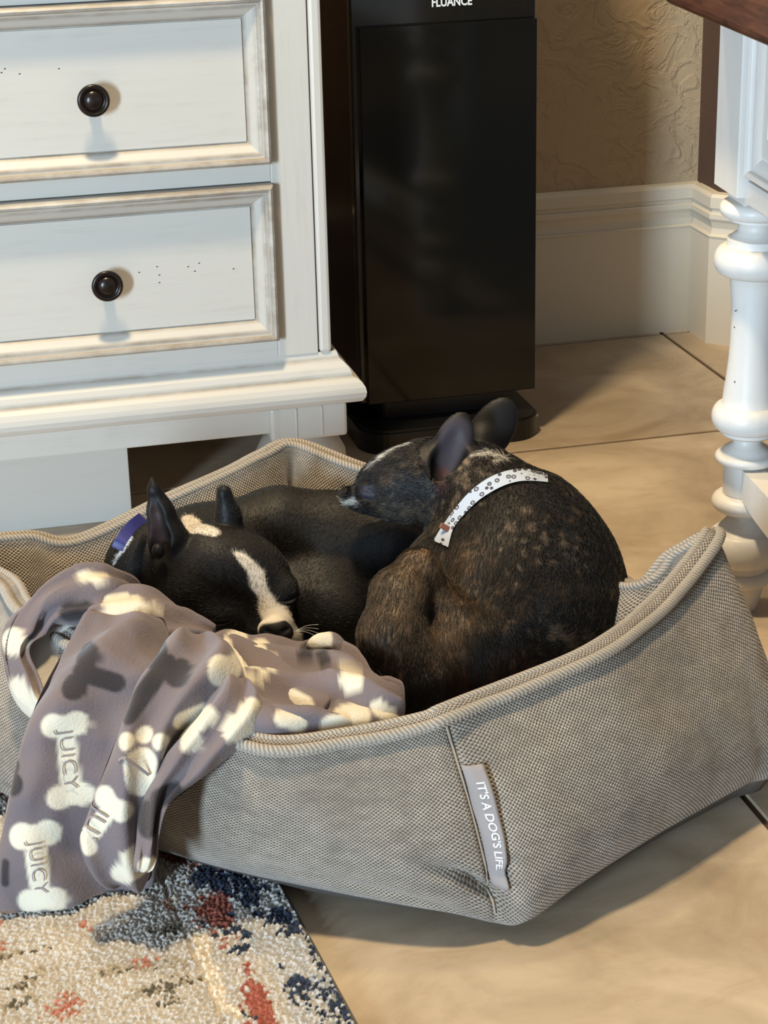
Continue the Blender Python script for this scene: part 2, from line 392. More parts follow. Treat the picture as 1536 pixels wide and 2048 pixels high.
bmesh.ops.bevel(bm, geom=[e for e in bm.edges if all(v.co.z > .03 for v in e.verts)], offset=.004, segments=2, affect='EDGES')
SP(bmobj('base_plate', bm, SPKBASE, None))
bm = bmesh.new(); bmesh.ops.create_uvsphere(bm, u_segments=10, v_segments=6, radius=.0022)
for v in bm.verts: v.co += Vector((.8075, 2.4415, .0245))
SP(bmobj('screw', bm, mat('steel', (.6, .6, .6), .2, .5, 1), None, True))

# ------------------------------------------------------------------ table at the right
tb = empty('writing_table', 'white painted table with turned leg and dark walnut top, right of the dog bed', 'table', (1.12, 1.2, 0))
def TB(o): o.parent = tb; o.location = tuple(np.array(o.location) - np.array(tb.location)); return o
def smoothprof(keys, n=7):
    out = []
    for (r0, z0, k0), (r1, z1, k1) in zip(keys[:-1], keys[1:]):
        if k1 == 'l': out.append((r1, z1))
        else:                                  # 'b' bulge to next (outward half-round)
            zc, hz = (z0 + z1) / 2, (z1 - z0) / 2; a = np.linspace(-math.pi / 2, math.pi / 2, n + 4)[1:]
            rb = float(k1)
            for t in a: out.append(((r0 + r1) / 2 + (rb - (r0 + r1) / 2) * math.cos(t), zc + hz * math.sin(t)))
    return [(keys[0][0], keys[0][1])] + out
LEGP = smoothprof([(0, 0, 'l'), (.017, 0, 'l'), (.019, .004, 'l'), (.0225, .020, 'l'), (.024, .026, 'l'), (.0245, .030, 'l'), (.026, .0305, 'l'), (.026, .046, '.032'),
                   (.0265, .048, 'l'), (.0265, .053, 'l'), (.030, .0545, 'l'), (.027, .092, '.0385'), (.0255, .096, 'l'), (.019, .1035, 'l'), (.0165, .106, 'l'), (.0165, .112, 'l'), (.022, .1135, 'l'),
                   (.024, .134, '.0352'), (.024, .1345, 'l'), (.024, .168, 'l'), (.027, .1685, 'l'), (.0275, .1795, '.0335'), (.025, .183, 'l'), (.018, .1875, 'l'), (.0155, .190, 'l'), (.0155, .197, 'l'), (.0255, .1985, 'l'), (.0285, .201, 'l'), (.0285, .2045, 'l'),
                   (.029, .233, '.0388'), (.0285, .2335, 'l'), (.0275, .245, 'l'), (.0255, .262, 'l'), (.0238, .28, 'l'), (.0228, .30, 'l'), (.0226, .32, 'l'), (.0232, .34, 'l'), (.0248, .358, 'l'), (.0262, .370, 'l'),
                   (.030, .3705, 'l'), (.031, .4015, '.0428'), (.0305, .402, 'l'), (.0302, .409, 'l'), (.027, .4105, 'l'), (.025, .4125, 'l'), (.0205, .4155, 'l'), (.0195, .424, 'l'), (.0205, .426, 'l'), (.029, .4275, 'l'), (.029, .430, 'l'), (.031, .4305, 'l'),
                   (.031, .4475, '.0392'), (.0, .4475, 'l')])
def table_leg(x, y, first=None):
    if first is None:
        o = TB(lathe('leg', LEGP, (0, 0, 0), TABLEP, None)); o.location = (x - 1.12, y - 1.2, 0)
        bm = bmesh.new(); add_box(bm, -.036, .036, -.036, .036, .4465, .64, 0)
        bmesh.ops.bevel(bm, geom=[e for e in bm.edges if all(v.co.z < .45 for v in e.verts)], offset=.012, segments=4, affect='EDGES')
        bmesh.ops.bevel(bm, geom=[e for e in bm.edges if abs(e.verts[0].co.z - e.verts[1].co.z) > .1], offset=.0015, segments=2, affect='EDGES')
        b = bmobj('leg_block', bm, TABLEP, o)
        for k, (pz, py) in enumerate(((.36, .004), (.337, -.002), (.318, .001), (.268, .003), (.262, -.003), (.246, .002))):
            bm = bmesh.new(); bmesh.ops.create_icosphere(bm, subdivisions=1, radius=.0009)
            for v in bm.verts: v.co += Vector((-.0236 + (.0016 if pz < .33 else 0) - (.002 if pz < .25 else 0), -.004 + py * 2 - .004, pz))
            bmobj('distress_pit', bm, PIT, o, True)
        return o
    o = first.copy(); link(o, tb); o.location = (x - 1.12, y - 1.2, 0)
    for ch in first.children:
        c = ch.copy(); link(c, o)
    return o
LX, LY = .838, 1.83
leg = table_leg(LX, LY)
for x, y in ((LX, .56), (1.40, LY), (1.40, .56)): table_leg(x, y, leg)
bm = bmesh.new(); add_box(bm, .742, 1.50, .46, 1.868, .639, .683, .010, 4)
TB(bmobj('table_top', bm, DARKWOOD, None))
def side_rail(y0, y1):
    x = LX - .028
    TB(box('side_rail', x + .008, x + .03, y0, y1, .478, .642, TABLEP, None, .001))
    TB(box('lower_rail', x + .001, x + .02, y0, y1, .452, .476, TABLEP, None, .002))
    def f2(name, ya, yb, z0, z1, prof):
        vs, fs = [], []
        for d, h in prof: vs += [(x + .008 - h, yb - d, z0 + d), (x + .008 - h, ya + d, z0 + d), (x + .008 - h, ya + d, z1 - d), (x + .008 - h, yb - d, z1 - d)]
        for i in range(len(prof) - 1):
            for k in range(4):
                a, b = i * 4 + k, i * 4 + (k + 1) % 4; fs.append((a, b, b + 4, a + 4))
        o = mesh(name, vs, fs, TABLEP, None, True); o.data.set_sharp_from_angle(angle=math.radians(28)); return TB(o)
    f2('panel_moulding', y0 + .001, y1 - .001, .479, .64, [(0, -.004), (0, .008), (.003, .0115), (.007, .010), (.0085, .006), (.012, .0055), (.020, .0012), (.022, -.001), (.024, -.001), (.025, .002), (.045, .0045), (.047, .002)])
side_rail(.597, 1.793)
TB(box('end_rail', LX + .037, 1.363, LY - .02, LY + .01, .48, .642, TABLEP, None, .002))
TB(box('end_rail', LX + .037, 1.363, .55, .58, .48, .642, TABLEP, None, .002))
# flat scroll-edged stretcher between the legs
bm = bmesh.new(); n_ = 25
T0, B0 = [], []
for k in range(n_):
    t = k / (n_ - 1); yy = LY - .012 - t * (LY - .56 - .024); dz = .010 * (1 - math.cos(min(t, 1 - t) * 2 * 2 * math.pi)) * .5 if min(t, 1 - t) < .5 else 0
    for xx in (LX - .012, LX + .012):
        T0.append(bm.verts.new((xx, yy, .167 - dz * .3))); B0.append(bm.verts.new((xx, yy, .136 + .0 - .012 * math.sin(min(t * 12, 1) * math.pi / 2))))
for k in range(n_ - 1):
    a = 2 * k
    bm.faces.new((T0[a], T0[a + 1], T0[a + 3], T0[a + 2])); bm.faces.new((B0[a], B0[a + 2], B0[a + 3], B0[a + 1]))
    bm.faces.new((T0[a], T0[a + 2], B0[a + 2], B0[a])); bm.faces.new((T0[a + 1], B0[a + 1], B0[a + 3], T0[a + 3]))
bm.faces.new((T0[0], B0[0], B0[1], T0[1])); bm.faces.new((T0[-1], B0[-1], B0[-2], T0[-2]))
TB(bmobj('stretcher', bm, TABLEP, None))

PHI = math.radians(-5); rx, ry = 1.12 - LX, 1.2 - LY
tb.location = (LX + rx * math.cos(PHI) - ry * math.sin(PHI), LY + rx * math.sin(PHI) + ry * math.cos(PHI), 0); tb.rotation_euler = (0, 0, PHI)
# ------------------------------------------------------------------ rug
RX1, RY1, RX0, RY0 = .284, 1.655, -1.1, .35
rug = empty('area_rug', 'distressed cream, red and navy pile rug under the left end of the dog bed', 'rug', (.229, RY1, 0)); rug.rotation_euler = (0, 0, math.radians(4.6))
rug_base = box('rug_backing', RX0, RX1, RY0, RY1, .0005, .005, mat('rug_binding', (.09, .085, .08), .9), None, .0015); rug_base.parent = rug; rug_base.location = (-RX1, -RY1, 0)
def vnoise(P, s, seed=0):
    return np.array([noise.noise((p[0] * s + seed, p[1] * s + seed * 1.7, (p[2] if len(p) > 2 else 0) * s + seed * .3)) for p in P])
def rug_part(x0, x1, y0, y1, step, cell):
    nx, ny = int((x1 - x0) / step), int((y1 - y0) / step)
    gx, gy = np.meshgrid(np.linspace(x0, x1, nx), np.linspace(y0, y1, ny)); p = np.c_[gx.ravel(), gy.ravel()]
    # tufts: jittered cells
    best = np.full(len(p), 9.); bid = np.zeros(len(p), int); cpos = np.zeros((len(p), 2))
    ci = np.floor(p / cell).astype(int)
    def h(ix, iy, k): return np.modf(np.abs(np.sin(ix * 127.1 + iy * 311.7 + k * 74.7) * 43758.5453))[0]
    for dx in (-1, 0, 1):
        for dy in (-1, 0, 1):
            ix, iy = ci[:, 0] + dx, ci[:, 1] + dy
            c = np.c_[(ix + .5 + .7 * (h(ix, iy, 1) - .5)) * cell, (iy + .5 + .7 * (h(ix, iy, 2) - .5)) * cell]
            d = np.hypot(*(p - c).T) / cell; m = d < best
            best[m] = d[m]; bid[m] = (ix * 7919 + iy)[m]; cpos[m] = c[m]
    rnd = np.modf(np.abs(np.sin(bid * 12.9898) * 43758.5453))[0]; rnd2 = np.modf(np.abs(np.sin(bid * 78.233) * 12543.123))[0]
    u = RX1 - cpos[:, 0] ; v = cpos[:, 1]
    P3 = np.c_[cpos, np.zeros(len(cpos))]
    n1 = vnoise(P3, 28, 3); n2 = vnoise(P3, 60, 9); n3 = vnoise(P3 * [1, .35, 1], 45, 5); n4 = vnoise(P3 * [.35, 1, 1], 55, 15)
    cream = np.array((.47, .435, .385)); col = np.tile(cream, (len(p), 1))
    col *= (1 + .10 * n1 + .14 * (rnd - .5))[:, None]
    def put(m, c): col[m] = np.array(c) * (1 + .3 * (rnd[m, None] - .5))
    uu = u + .006 * n2
    red, navy, grey, taupe = (.30, .085, .055), (.020, .030, .055), (.36, .37, .38), (.25, .215, .15)
    field = u > .095
    put(field & (n4 + .4 * n2 + .4 * (rnd2 - .5) > .40), (.36, .31, .23)); put(field & (n4 + .3 * n1 + .35 * (rnd2 - .5) > .55), (.10, .085, .06))
    put(field & (n1 - .4 * n3 + .4 * (rnd2 - .5) < -.62), (.40, .16, .11))
    band = (uu > .046) & (uu <= .083)
    put(band & (n3 + .5 * (rnd2 - .5) > -.02), red); put(band & (n1 + n2 * .6 + .3 * (rnd2 - .5) > .36), navy)
    put((uu > .083) & (uu < .096) & (n2 > .0), (.62, .54, .42))
    edge = uu <= .046
    put(edge, (.44, .43, .41)); put(edge & (n3 + .6 * n2 + .55 * (rnd2 - .5) > -.02), navy); put(edge & (n1 + .8 * (rnd2 - .5) > .4), grey)
    put((v > 1.60) & (n4 + .5 * (rnd2 - .5) > .0), navy); put((v > 1.5) & (u > .25) & (n1 > .25), red)
    put(u < .004, (.11, .105, .10))
    z = .0062 + .0048 * np.clip(1 - best ** 2 * 1.9, 0, 1) * (.7 + .5 * rnd) + .0012 * n1
    z = np.where((p[:, 0] > RX1 - .003), .004, z); z -= .0022 * ((u > .092) & (u < .0955))
    idx = np.arange(nx * ny).reshape(ny, nx); f = np.c_[idx[:-1, :-1].ravel(), idx[:-1, 1:].ravel(), idx[1:, 1:].ravel(), idx[1:, :-1].ravel()]
    o = mesh('pile', np.c_[p - [RX1, RY1], z], f, RUGM, rug, True, None, col); o['kind'] = 'stuff'; return o
rug_part(-.12, RX1, .95, RY1, .0012, .0033)
rug_part(-.12, RX1, RY0, .95, .003, .007)
rug_part(RX0, -.12, RY0, RY1, .004, .009)

# ------------------------------------------------------------------ dog bed
bed = empty('dog_bed', 'woven taupe cuddler dog bed with piped rim holding both dogs', 'dog bed', (.36, 1.65, 0))
def BD(o): o.parent = bed; o.location = (-.36, -1.65, 0); return o
ST = [((-0.0013,1.8238,0.17), (-.045, 1.845, .025)), ((0.0536,1.7284,0.17), (-.02, 1.725, .025)), ((0.0706,1.6606,0.165), (.035, 1.60, .025)),
      ((0.1245,1.551,0.16), (0.0947,1.5287,0.025)), ((0.1746,1.4594,0.155), (0.1549,1.465,0.025)), ((0.23,1.3816,0.15), (0.2208,1.4067,0.025)),
      ((0.2988,1.3636,0.155), (0.2994,1.3472,0.025)), ((0.3528,1.3523,0.165), (0.3641,1.311,0.02)), ((0.3732,1.3521,0.17), (0.3978,1.2993,0.012)), ((0.4048,1.3616,0.173), (0.4192,1.2882,0.016)),
      ((0.445,1.3705,0.178), (0.4695,1.3135,0.025)), ((0.5172,1.3949,0.186), (0.546,1.3568,0.03)), ((0.5784,1.441,0.19), (0.6093,1.3915,0.03)),
      ((0.6357,1.4937,0.2), (0.6628,1.4191,0.03)), ((0.6815,1.5438,0.215), (0.707,1.4436,0.03)),
      ((0.6483,1.5653,0.19), (.745, 1.60, .03)), ((0.6114,1.5867,0.155), (.735, 1.70, .03)), ((.585, 1.79, .15), (.665, 1.85, .03)),
      ((0.4403,1.8726,0.185), (.51, 1.985, .03)), ((0.3761,1.9337,0.2), (.385, 2.03, .03)), ((0.3367,1.9295,0.193), (.32, 2.02, .03)), ((0.2961,1.9103,0.185), (.26, 2.0, .03)),
      ((0.229,1.8796,0.175), (.17, 1.98, .03)), ((0.1335,1.8452,0.155), (.07, 1.935, .03)), ((0.0857,1.848,0.165), (.0, 1.92, .03))]
NU = 420
RIM = catmull([s[0] for s in ST], NU, True); BOT = catmull([s[1] for s in ST], NU, True)
CEN = np.array([.345, 1.655, 0])
uF = 8 / len(ST)                                                   # front seam
seams = [8, 14, 19, 0]
nrmT = np.roll(RIM, -1, 0) - np.roll(RIM, 1, 0); nrmT[:, 2] = 0; nrmT /= np.linalg.norm(nrmT, axis=1)[:, None]
OUT = np.c_[nrmT[:, 1], -nrmT[:, 0], np.zeros(NU)]                 # loop runs counter-clockwise
ks = np.ones(9) / 9
OUTs = np.stack([np.convolve(np.r_[OUT[-4:, i], OUT[:, i], OUT[:4, i]], ks, 'valid') for i in range(3)], 1)
OUTs /= np.linalg.norm(OUTs, axis=1)[:, None]
arc = np.concatenate([[0], np.cumsum(np.linalg.norm(np.diff((RIM + BOT) / 2, axis=0), axis=1))])
upar = np.arange(NU) / NU * len(ST)
def seamw(w):
    d = np.min([np.minimum(abs(upar - s), len(ST) - abs(upar - s)) for s in seams], axis=0); return np.exp(-(d / w) ** 2)
SW = seamw(.10); SWB = seamw(.9)
def wall_row(v):
    """v 0..1 up the outer face, 1..1.15 over the rim, 1.15..2 down the inside."""
    if v <= 1:
        p = BOT + (RIM - BOT) * v
        b = .026 * (math.sin(math.pi * min(1, v ** .75)) ** .8 if 0 < v < 1 else 0)
        amt = b * (1 - .35 * SWB) - .006 * SW * math.sin(math.pi * v) ** .5
        p = p + OUTs * amt[:, None]
        return p
    w = v - 1
    if w <= .15:
        a = w / .15 * math.pi; rr = .008
        return RIM + OUTs * (rr * (math.cos(a) - 1))[..., None] + np.array([0, 0, rr * math.sin(a) * .9]) if False else RIM - OUTs * (rr * (1 - math.cos(a))) + np.array([0, 0, rr * .9 * math.sin(a)])
    t = (w - .15) / .85
    top = RIM - OUTs * .016; bot = RIM - OUTs * .045; bot[:, 2] = .045
    p = top + (bot - top) * t - OUTs * (.016 * math.sin(math.pi * t) * (1 - .6 * SWB) - .012 * SW * math.sin(math.pi * t))[:, None] * 1.0
    return p
VV = list(np.linspace(0, 1, 44)) + list(np.linspace(1.02, 1.15, 8)) + list(np.linspace(1.17, 2, 24))
rows = np.array([wall_row(v) for v in VV])                          # NV x NU x 3
NV = len(VV)
# crumples and pulls in the cloth
flat = rows.reshape(-1, 3); w1 = vnoise(flat, 14, 2) * .0032 + vnoise(flat, 34, 4) * .0012
mask = np.array([min(1, v * 6) * (0.25 if .93 < v < 1.2 else 1) for v in VV])
rows += (w1.reshape(NV, NU) * mask[:, None])[..., None] * OUTs[None]
# pinch folds by the bottom of the front seam
mF = (upar - 8); vv_ = np.array(VV)
for (u0, v0, du, dv, dep) in ((-.45, .24, 1.1, 0.35, .016), (.35, .30, .8, -.25, .006), (-1.6, .12, 1.8, .25, .004)):
    dist = (vv_[:, None] - (v0 - dv * (mF[None] - u0) * .35)); along = (mF[None] - u0) / du
    g = np.exp(-(dist / .035) ** 2) * np.exp(-along ** 2 * 4) * dep; g *= (vv_[:, None] < 1)
    rows -= g[..., None] * OUTs[None]
vlen = np.concatenate([[0], np.cumsum(np.linalg.norm(np.diff(rows[:, ::8].mean(1), axis=0), axis=1))])
vlen = np.concatenate([[0], np.cumsum(np.mean(np.linalg.norm(np.diff(rows, axis=0), axis=2), axis=1))])
Vb = np.concatenate([rows, rows[:, :1]], 1); arcs = np.r_[arc, arc[-1] + np.linalg.norm(RIM[0] - RIM[-1])]
uvb = np.stack([np.repeat(arcs[None], NV, 0), np.repeat(vlen[:, None], NU + 1, 1)], -1).reshape(-1, 2)
idx = np.arange(NV * (NU + 1)).reshape(NV, NU + 1)
fb = np.c_[idx[:-1, :-1].ravel(), idx[:-1, 1:].ravel(), idx[1:, 1:].ravel(), idx[1:, :-1].ravel()]
wallo = BD(mesh('bolster_wall', Vb.reshape(-1, 3), fb, BEDF, None, True, uvb))
bed_bvh = BVHTree.FromPolygons(Vb.reshape(-1, 3).tolist(), fb.tolist())
jig = .0012 * vnoise(RIM, 22, 8)[:, None] * OUTs
BD(tube('piping', RIM + OUTs * .0030 + np.array([0, 0, .002]) + jig, .0050, PIPE, None, 12, True))
BD(tube('rim_cord', RIM - OUTs * .0105 + np.array([0, 0, .0045]) - jig, .0044, PIPE, None, 10, True))
# seam welts down the corners
for s in (8,):
    k = int(round(s / len(ST) * NU)); pts = rows[3:43, k] + OUTs[k] * .0016
    BD(tube('seam', pts, .0011, mat('seam_thread', (.33, .28, .22), .9), None, 8))
# sleeping cushion and underside
inner = rows[-1] ; cv, cf = [], []; NR = 14
ins = RIM - OUTs * .040
for r in range(NR + 1):
    t = r / NR; 
    for k in range(0, NU, 4):
        p = CEN + (ins[k] - CEN) * (1 - t); z = .046 + .012 * (1 - (1 - t) ** 4); cv.append((p[0], p[1], z))
m4 = NU // 4
for r in range(NR):
    for k in range(m4): cf.append((r * m4 + k, r * m4 + (k + 1) % m4, (r + 1) * m4 + (k + 1) % m4, (r + 1) * m4 + k))
BD(mesh('cushion', cv, cf, BEDF, None, True, [(c[0], c[1]) for c in cv]))
cv = []; cf = []
for k in range(0, NU, 4):
    p = BOT[k] - OUTs[k] * .014; cv += [(p[0], p[1], .0115), (BOT[k][0] + .0 * OUTs[k][0], BOT[k][1], BOT[k][2] + .006), (p[0] - OUTs[k][0] * .02, p[1] - OUTs[k][1] * .02, .0115)]
for k in range(m4):
    a, b = 3 * k, 3 * ((k + 1) % m4); cf += [(a, b, b + 1, a + 1), (a + 2, b + 2, b, a)]
cf.append(tuple(3 * k + 2 for k in range(m4)))
BD(mesh('underside', cv, cf, BASEF, None, True))
# woven side label on the front seam
lab = []; NT, NL = 26, 7
def wall_at(u, v):
    k = u / len(ST) * NU; i = int(math.floor(k)); f_ = k - i
    vi = np.interp(v, VV, np.arange(NV)); j = int(vi); g = vi - j
    q = lambda jj: rows[jj, i % NU] * (1 - f_) + rows[jj, (i + 1) % NU] * f_
    p = q(j) * (1 - g) + q(min(j + 1, NV - 1)) * g
    return p, OUTs[i % NU]
LT = dict(u0=8.03, du=.50, v0=.80, v1=.22)
def lab_pt(s, t, off):
    """s across 0..1, t down 0..1"""
    w = LT['du'] * (1 - .42 * max(0, t - .55) / .45)
    p, o = wall_at(LT['u0'] + .10 * t * 0 + w * s, LT['v0'] + (LT['v1'] - LT['v0']) * t)
    return p + o * (off + .0030 + .0028 * s + .0010 * math.sin(t * 9) * s + .0012 * math.sin(t * 14) * (1 - s))
LABM = mat('label_cloth', (.30, .265, .25), .75, .2); N(LABM).bump(N(LABM).noise(900, 1, .5), .2, .0005)
lv = [lab_pt(s, t, 0) for t in np.linspace(0, 1, NT) for s in np.linspace(0, 1, NL)] + [lab_pt(s, t, -.0012) for t in np.linspace(0, 1, NT) for s in np.linspace(0, 1, NL)]
lf = []; q = NT * NL
for i in range(NT - 1):
    for j in range(NL - 1):
        a = i * NL + j; lf += [(a, a + NL, a + NL + 1, a + 1), (q + a, q + a + 1, q + a + NL + 1, q + a + NL)]
per = [j for j in range(NL)] + [i * NL + NL - 1 for i in range(1, NT)] + [(NT - 1) * NL + j for j in range(NL - 2, -1, -1)] + [i * NL for i in range(NT - 2, 0, -1)]
for a, b in zip(per, per[1:] + per[:1]): lf.append((a, b, q + b, q + a))
labo = BD(mesh('side_label', np.array(lv), lf, LABM, None, True)); labo['label'] = 'taupe woven label lettered in white'
tv, tf = text_mesh("IT'S A DOG'S LIFE.", .02, 0, .0003)
tv[:, 0] -= tv[:, 0].min(); tv[:, 0] /= tv[:, 0].max(); tv[:, 1] /= tv[:, 1].max()
tp = [lab_pt(.72 - .40 * y + .04, .13 + .72 * x, .0006) for x, y in tv[:, :2]]
# text reads downward, letter tops to the right
tp = [lab_pt(.34 + .40 * y, .12 + .72 * x, .0006) for x, y in tv[:, :2]]
lt = mesh('lettering', np.array(tp), [f[::-1] for f in tf], WHITE, labo, False)

# ------------------------------------------------------------------ blanket (fleece throw)
class Loft:
    V, F, C, UV = [], [], [], []; nv = 0
def loft(stations, thick, motifs, rows_n=60, cols_n=44, caps=(1, 1), wr=.0022, seed=0, sherpa=False, base=None, capw=.55, pleat=None, capl=.10):
    Ls = catmull([s[0] for s in stations], rows_n); Rs = catmull([s[1] for s in stations], rows_n)
    th = catmull([[s[2] if len(s) > 2 else thick] * 3 for s in stations], rows_n)[:, 0]
    mid = (Ls + Rs) / 2; half = (Rs - Ls) / 2
    T = np.gradient(mid, axis=0)
    Nn = np.cross(half, T); Nn /= np.linalg.norm(Nn, axis=1)[:, None] + 1e-9
    sg = np.sign(-(Nn @ CF)); sg[sg == 0] = 1; Nn *= sg[:, None]
    # blend towards the viewer-facing side so folds stay plump
    t = np.linspace(0, 1, rows_n); e = np.ones(rows_n)
    if caps[0]: e *= np.clip(1 - (1 - np.clip(t / capl, 0, 1)) ** 2, 0, 1) ** .5
    if caps[1]: e *= np.clip(1 - (1 - np.clip((1 - t) / capl, 0, 1)) ** 2, 0, 1) ** .5
    a = np.linspace(0, 2 * np.pi, cols_n, endpoint=False)
    ca, sa = np.cos(a), np.sin(a); ca = np.sign(ca) * abs(ca) ** .75; sa = np.sign(sa) * abs(sa) ** .9
    V = mid[:, None] - half[:, None] * ca[None, :, None] * (capw + (1 - capw) * e)[:, None, None] + Nn[:, None] * (th * e)[:, None, None] * sa[None, :, None]
    P = V.reshape(-1, 3)
    d = vnoise(P, 26, seed) * wr + vnoise(P * [1, 1, .6], 60, seed + 5) * wr * .35
    d = d.reshape(rows_n, cols_n)
    if pleat:
        ph = pleat[0] * ca[None] * math.pi + 2.2 * np.sin(t[:, None] * 5 + seed) + 1.5 * vnoise(P, 9, seed).reshape(rows_n, cols_n)
        d = d + pleat[1] * (np.sin(ph) - .6 * np.abs(np.sin(ph * .5)) ** 6) * e[:, None]
    V = V + (d.reshape(rows_n, cols_n) * (sa > 0))[..., None] * Nn[:, None]
    P = V.reshape(-1, 3); A = P @ CR; B = P @ CU
    g1 = vnoise(P, 20, 11); col = np.tile(np.array(base if base else (.158, .128, .132)), (len(P), 1)) * (1 + .10 * g1)[:, None]
    if sherpa: col = np.tile(np.array((.56, .52, .46)), (len(P), 1))
    for m in motifs:
        s_ = motif(m, A, B); w = np.clip(.5 - s_ / .0022, 0, 1)[:, None]
        c = np.array((.66, .60, .47) if m[0] != 'd' else (.038, .032, .034)); col = col * (1 - w) + c * w
    idx = np.arange(rows_n * cols_n).reshape(rows_n, cols_n); nx = np.roll(idx, -1, 1)
    f = np.c_[idx[:-1].ravel(), nx[:-1].ravel(), nx[1:].ravel(), idx[1:].ravel()] + Loft.nv
    Loft.F += f.tolist(); Loft.F.append((idx[0] + Loft.nv).tolist()); Loft.F.append((idx[-1][::-1] + Loft.nv).tolist())
    Loft.V.append(P); Loft.C.append(col); Loft.nv += len(P)
def ab(p): p = np.array(p); return p @ CR, p @ CU
def motif(m, A, B):
    """('w'|'d', shape, p0, p1, r): bone between p0 and p1, blob p0, paw at p0 pointing to p1."""
    kind = m[1]; a0, b0 = ab(m[2]); r = m[4] * (.66 if m[1] in ('bone', 'half', 'paw') else .85) * (1.3 if m[:2] == ('d', 'half') else 1)
    a1, b1 = ab(m[3]) if m[3] is not None else (a0, b0)
    if kind == 'blob': return np.hypot(A - a0, B - b0) - r
    dx, dy = a1 - a0, b1 - b0; L = math.hypot(dx, dy) + 1e-9; dx /= L; dy /= L; px, py = -dy, dx
    if kind == 'cap':
        h = np.clip(((A - a0) * dx + (B - b0) * dy) / L, 0, 1); return np.hypot(A - a0 - h * dx * L, B - b0 - h * dy * L) - r
    if kind == 'bone' or kind == 'half':
        h = np.clip(((A - a0) * dx + (B - b0) * dy) / L, 0, 1); s = np.hypot(A - a0 - h * dx * L, B - b0 - h * dy * L) - r * (.78 if m[0] == 'w' else .66)
        ends = [(a0, b0)] + ([(a1, b1)] if kind == 'bone' else [])
        for ex, ey in ends:
            for sg in (-1, 1):
                w_ = r * (.92 if m[0] == 'w' else 1.05); rl = r * (1 if m[0] == 'w' else .92)
                s = np.minimum(s, np.hypot(A - ex - px * sg * w_, B - ey - py * sg * w_) - rl)
        return s
    if kind == 'paw':
        s = np.hypot((A - a0), (B - b0)) - r
        for an in (-.95, -.32, .32, .95):
            c, sn = math.cos(an), math.sin(an); ex, ey = dx * c - dy * sn, dx * sn + dy * c
            s = np.minimum(s, np.hypot(A - a0 - ex * r * 1.75, B - b0 - ey * r * 1.75) - r * .52)
        return s
def m_(c, k, p0, p1, r): return (c, k, p0, p1, r)
# back layer lying between the dogs and the front rim
loft([((0.2134,1.585,0.1551), (0.2053,1.47,0.1545)), ((0.25,1.58,0.1485), (0.2296,1.42,0.1574)), ((0.2846,1.575,0.1421), (0.2562,1.4,0.158)), ((0.3128,1.57,0.1395), (0.2836,1.395,0.1538)),
      ((0.33,1.56,0.1417), (0.3019,1.395,0.151)), ((0.34,1.5,0.1385), (0.3245,1.4,0.1479)), ((0.3489,1.46,0.1376), (0.3395,1.405,0.1449)), ((0.3562,1.42,0.1377), (0.3536,1.41,0.1394))], .020,
     [m_('w', 'paw', (0.2625,1.55,0.1556), (0.2659,1.55,0.1335), .014), m_('w', 'blob', (0.241,1.55,0.1657), None, .012), m_('w', 'blob', (0.3184,1.45,0.1316), None, .014), m_('w', 'blob', (0.3056,1.45,0.1311), None, .013),
      m_('d', 'blob', (0.3043,1.55,0.1498), None, .008), m_('d', 'blob', (0.3198,1.55,0.1453), None, .008), m_('w', 'blob', (0.3328,1.5,0.1476), None, .012), m_('w', 'cap', (0.3446,1.46,0.1391), (0.3478,1.43,0.1418), .007)], 90, 70, wr=.007, seed=3, pleat=(3.2, .007))
loft([((0.3105,1.55,0.1596), (0.3057,1.55,0.1497)), ((0.3182,1.55,0.1643), (0.3132,1.54,0.1474)), ((0.3283,1.55,0.1572), (0.3233,1.53,0.1444)), ((0.3374,1.53,0.14), (0.3304,1.52,0.1313)), ((0.3423,1.51,0.1334), (0.3366,1.5,0.128))], .014, [m_('w', 'blob', (0.3138,1.54,0.1636), None, .013), m_('d', 'cap', (0.3178,1.54,0.1526), (0.3258,1.54,0.1495), .005)], 30, 24, seed=31)
# diagonal rolls on the back layer
loft([((0.2322,1.55,0.1636), (0.218,1.53,0.1652)), ((0.2589,1.53,0.1605), (0.236,1.5,0.1589)), ((0.2808,1.49,0.1526), (0.2537,1.45,0.1526)), ((0.2956,1.46,0.1486), (0.2745,1.42,0.1507)), ((0.3016,1.44,0.1436), (0.2846,1.41,0.1488))], .018,
     [m_('w', 'cap', (0.2619,1.47,0.1532), (0.2787,1.45,0.149), .013), m_('w', 'blob', (0.2681,1.44,0.1463), None, .012), m_('w', 'blob', (0.2322,1.55,0.1645), None, .011)], 46, 30, seed=5)
loft([((0.2657,1.51,0.157), (0.2613,1.5,0.1506)), ((0.2874,1.48,0.1541), (0.2788,1.46,0.151)), ((0.3045,1.46,0.1579), (0.2976,1.44,0.1488)), ((0.3193,1.46,0.1544), (0.3123,1.44,0.149)), ((0.3253,1.455,0.1513), (0.3223,1.45,0.1473))], .015,
     [m_('w', 'cap', (0.2935,1.46,0.1489), (0.3149,1.46,0.1504), .012)], 36, 26, seed=6)
loft([((0.2336,1.44,0.165), (0.2221,1.4,0.164)), ((0.256,1.43,0.1553), (0.2442,1.39,0.1613)), ((0.2786,1.42,0.1501), (0.2713,1.395,0.1538)), ((0.2909,1.42,0.1447), (0.2858,1.4,0.15))], .012, [m_('w', 'cap', (0.2602,1.43,0.1547), (0.2704,1.42,0.1513), .008)], 30, 22, seed=7)
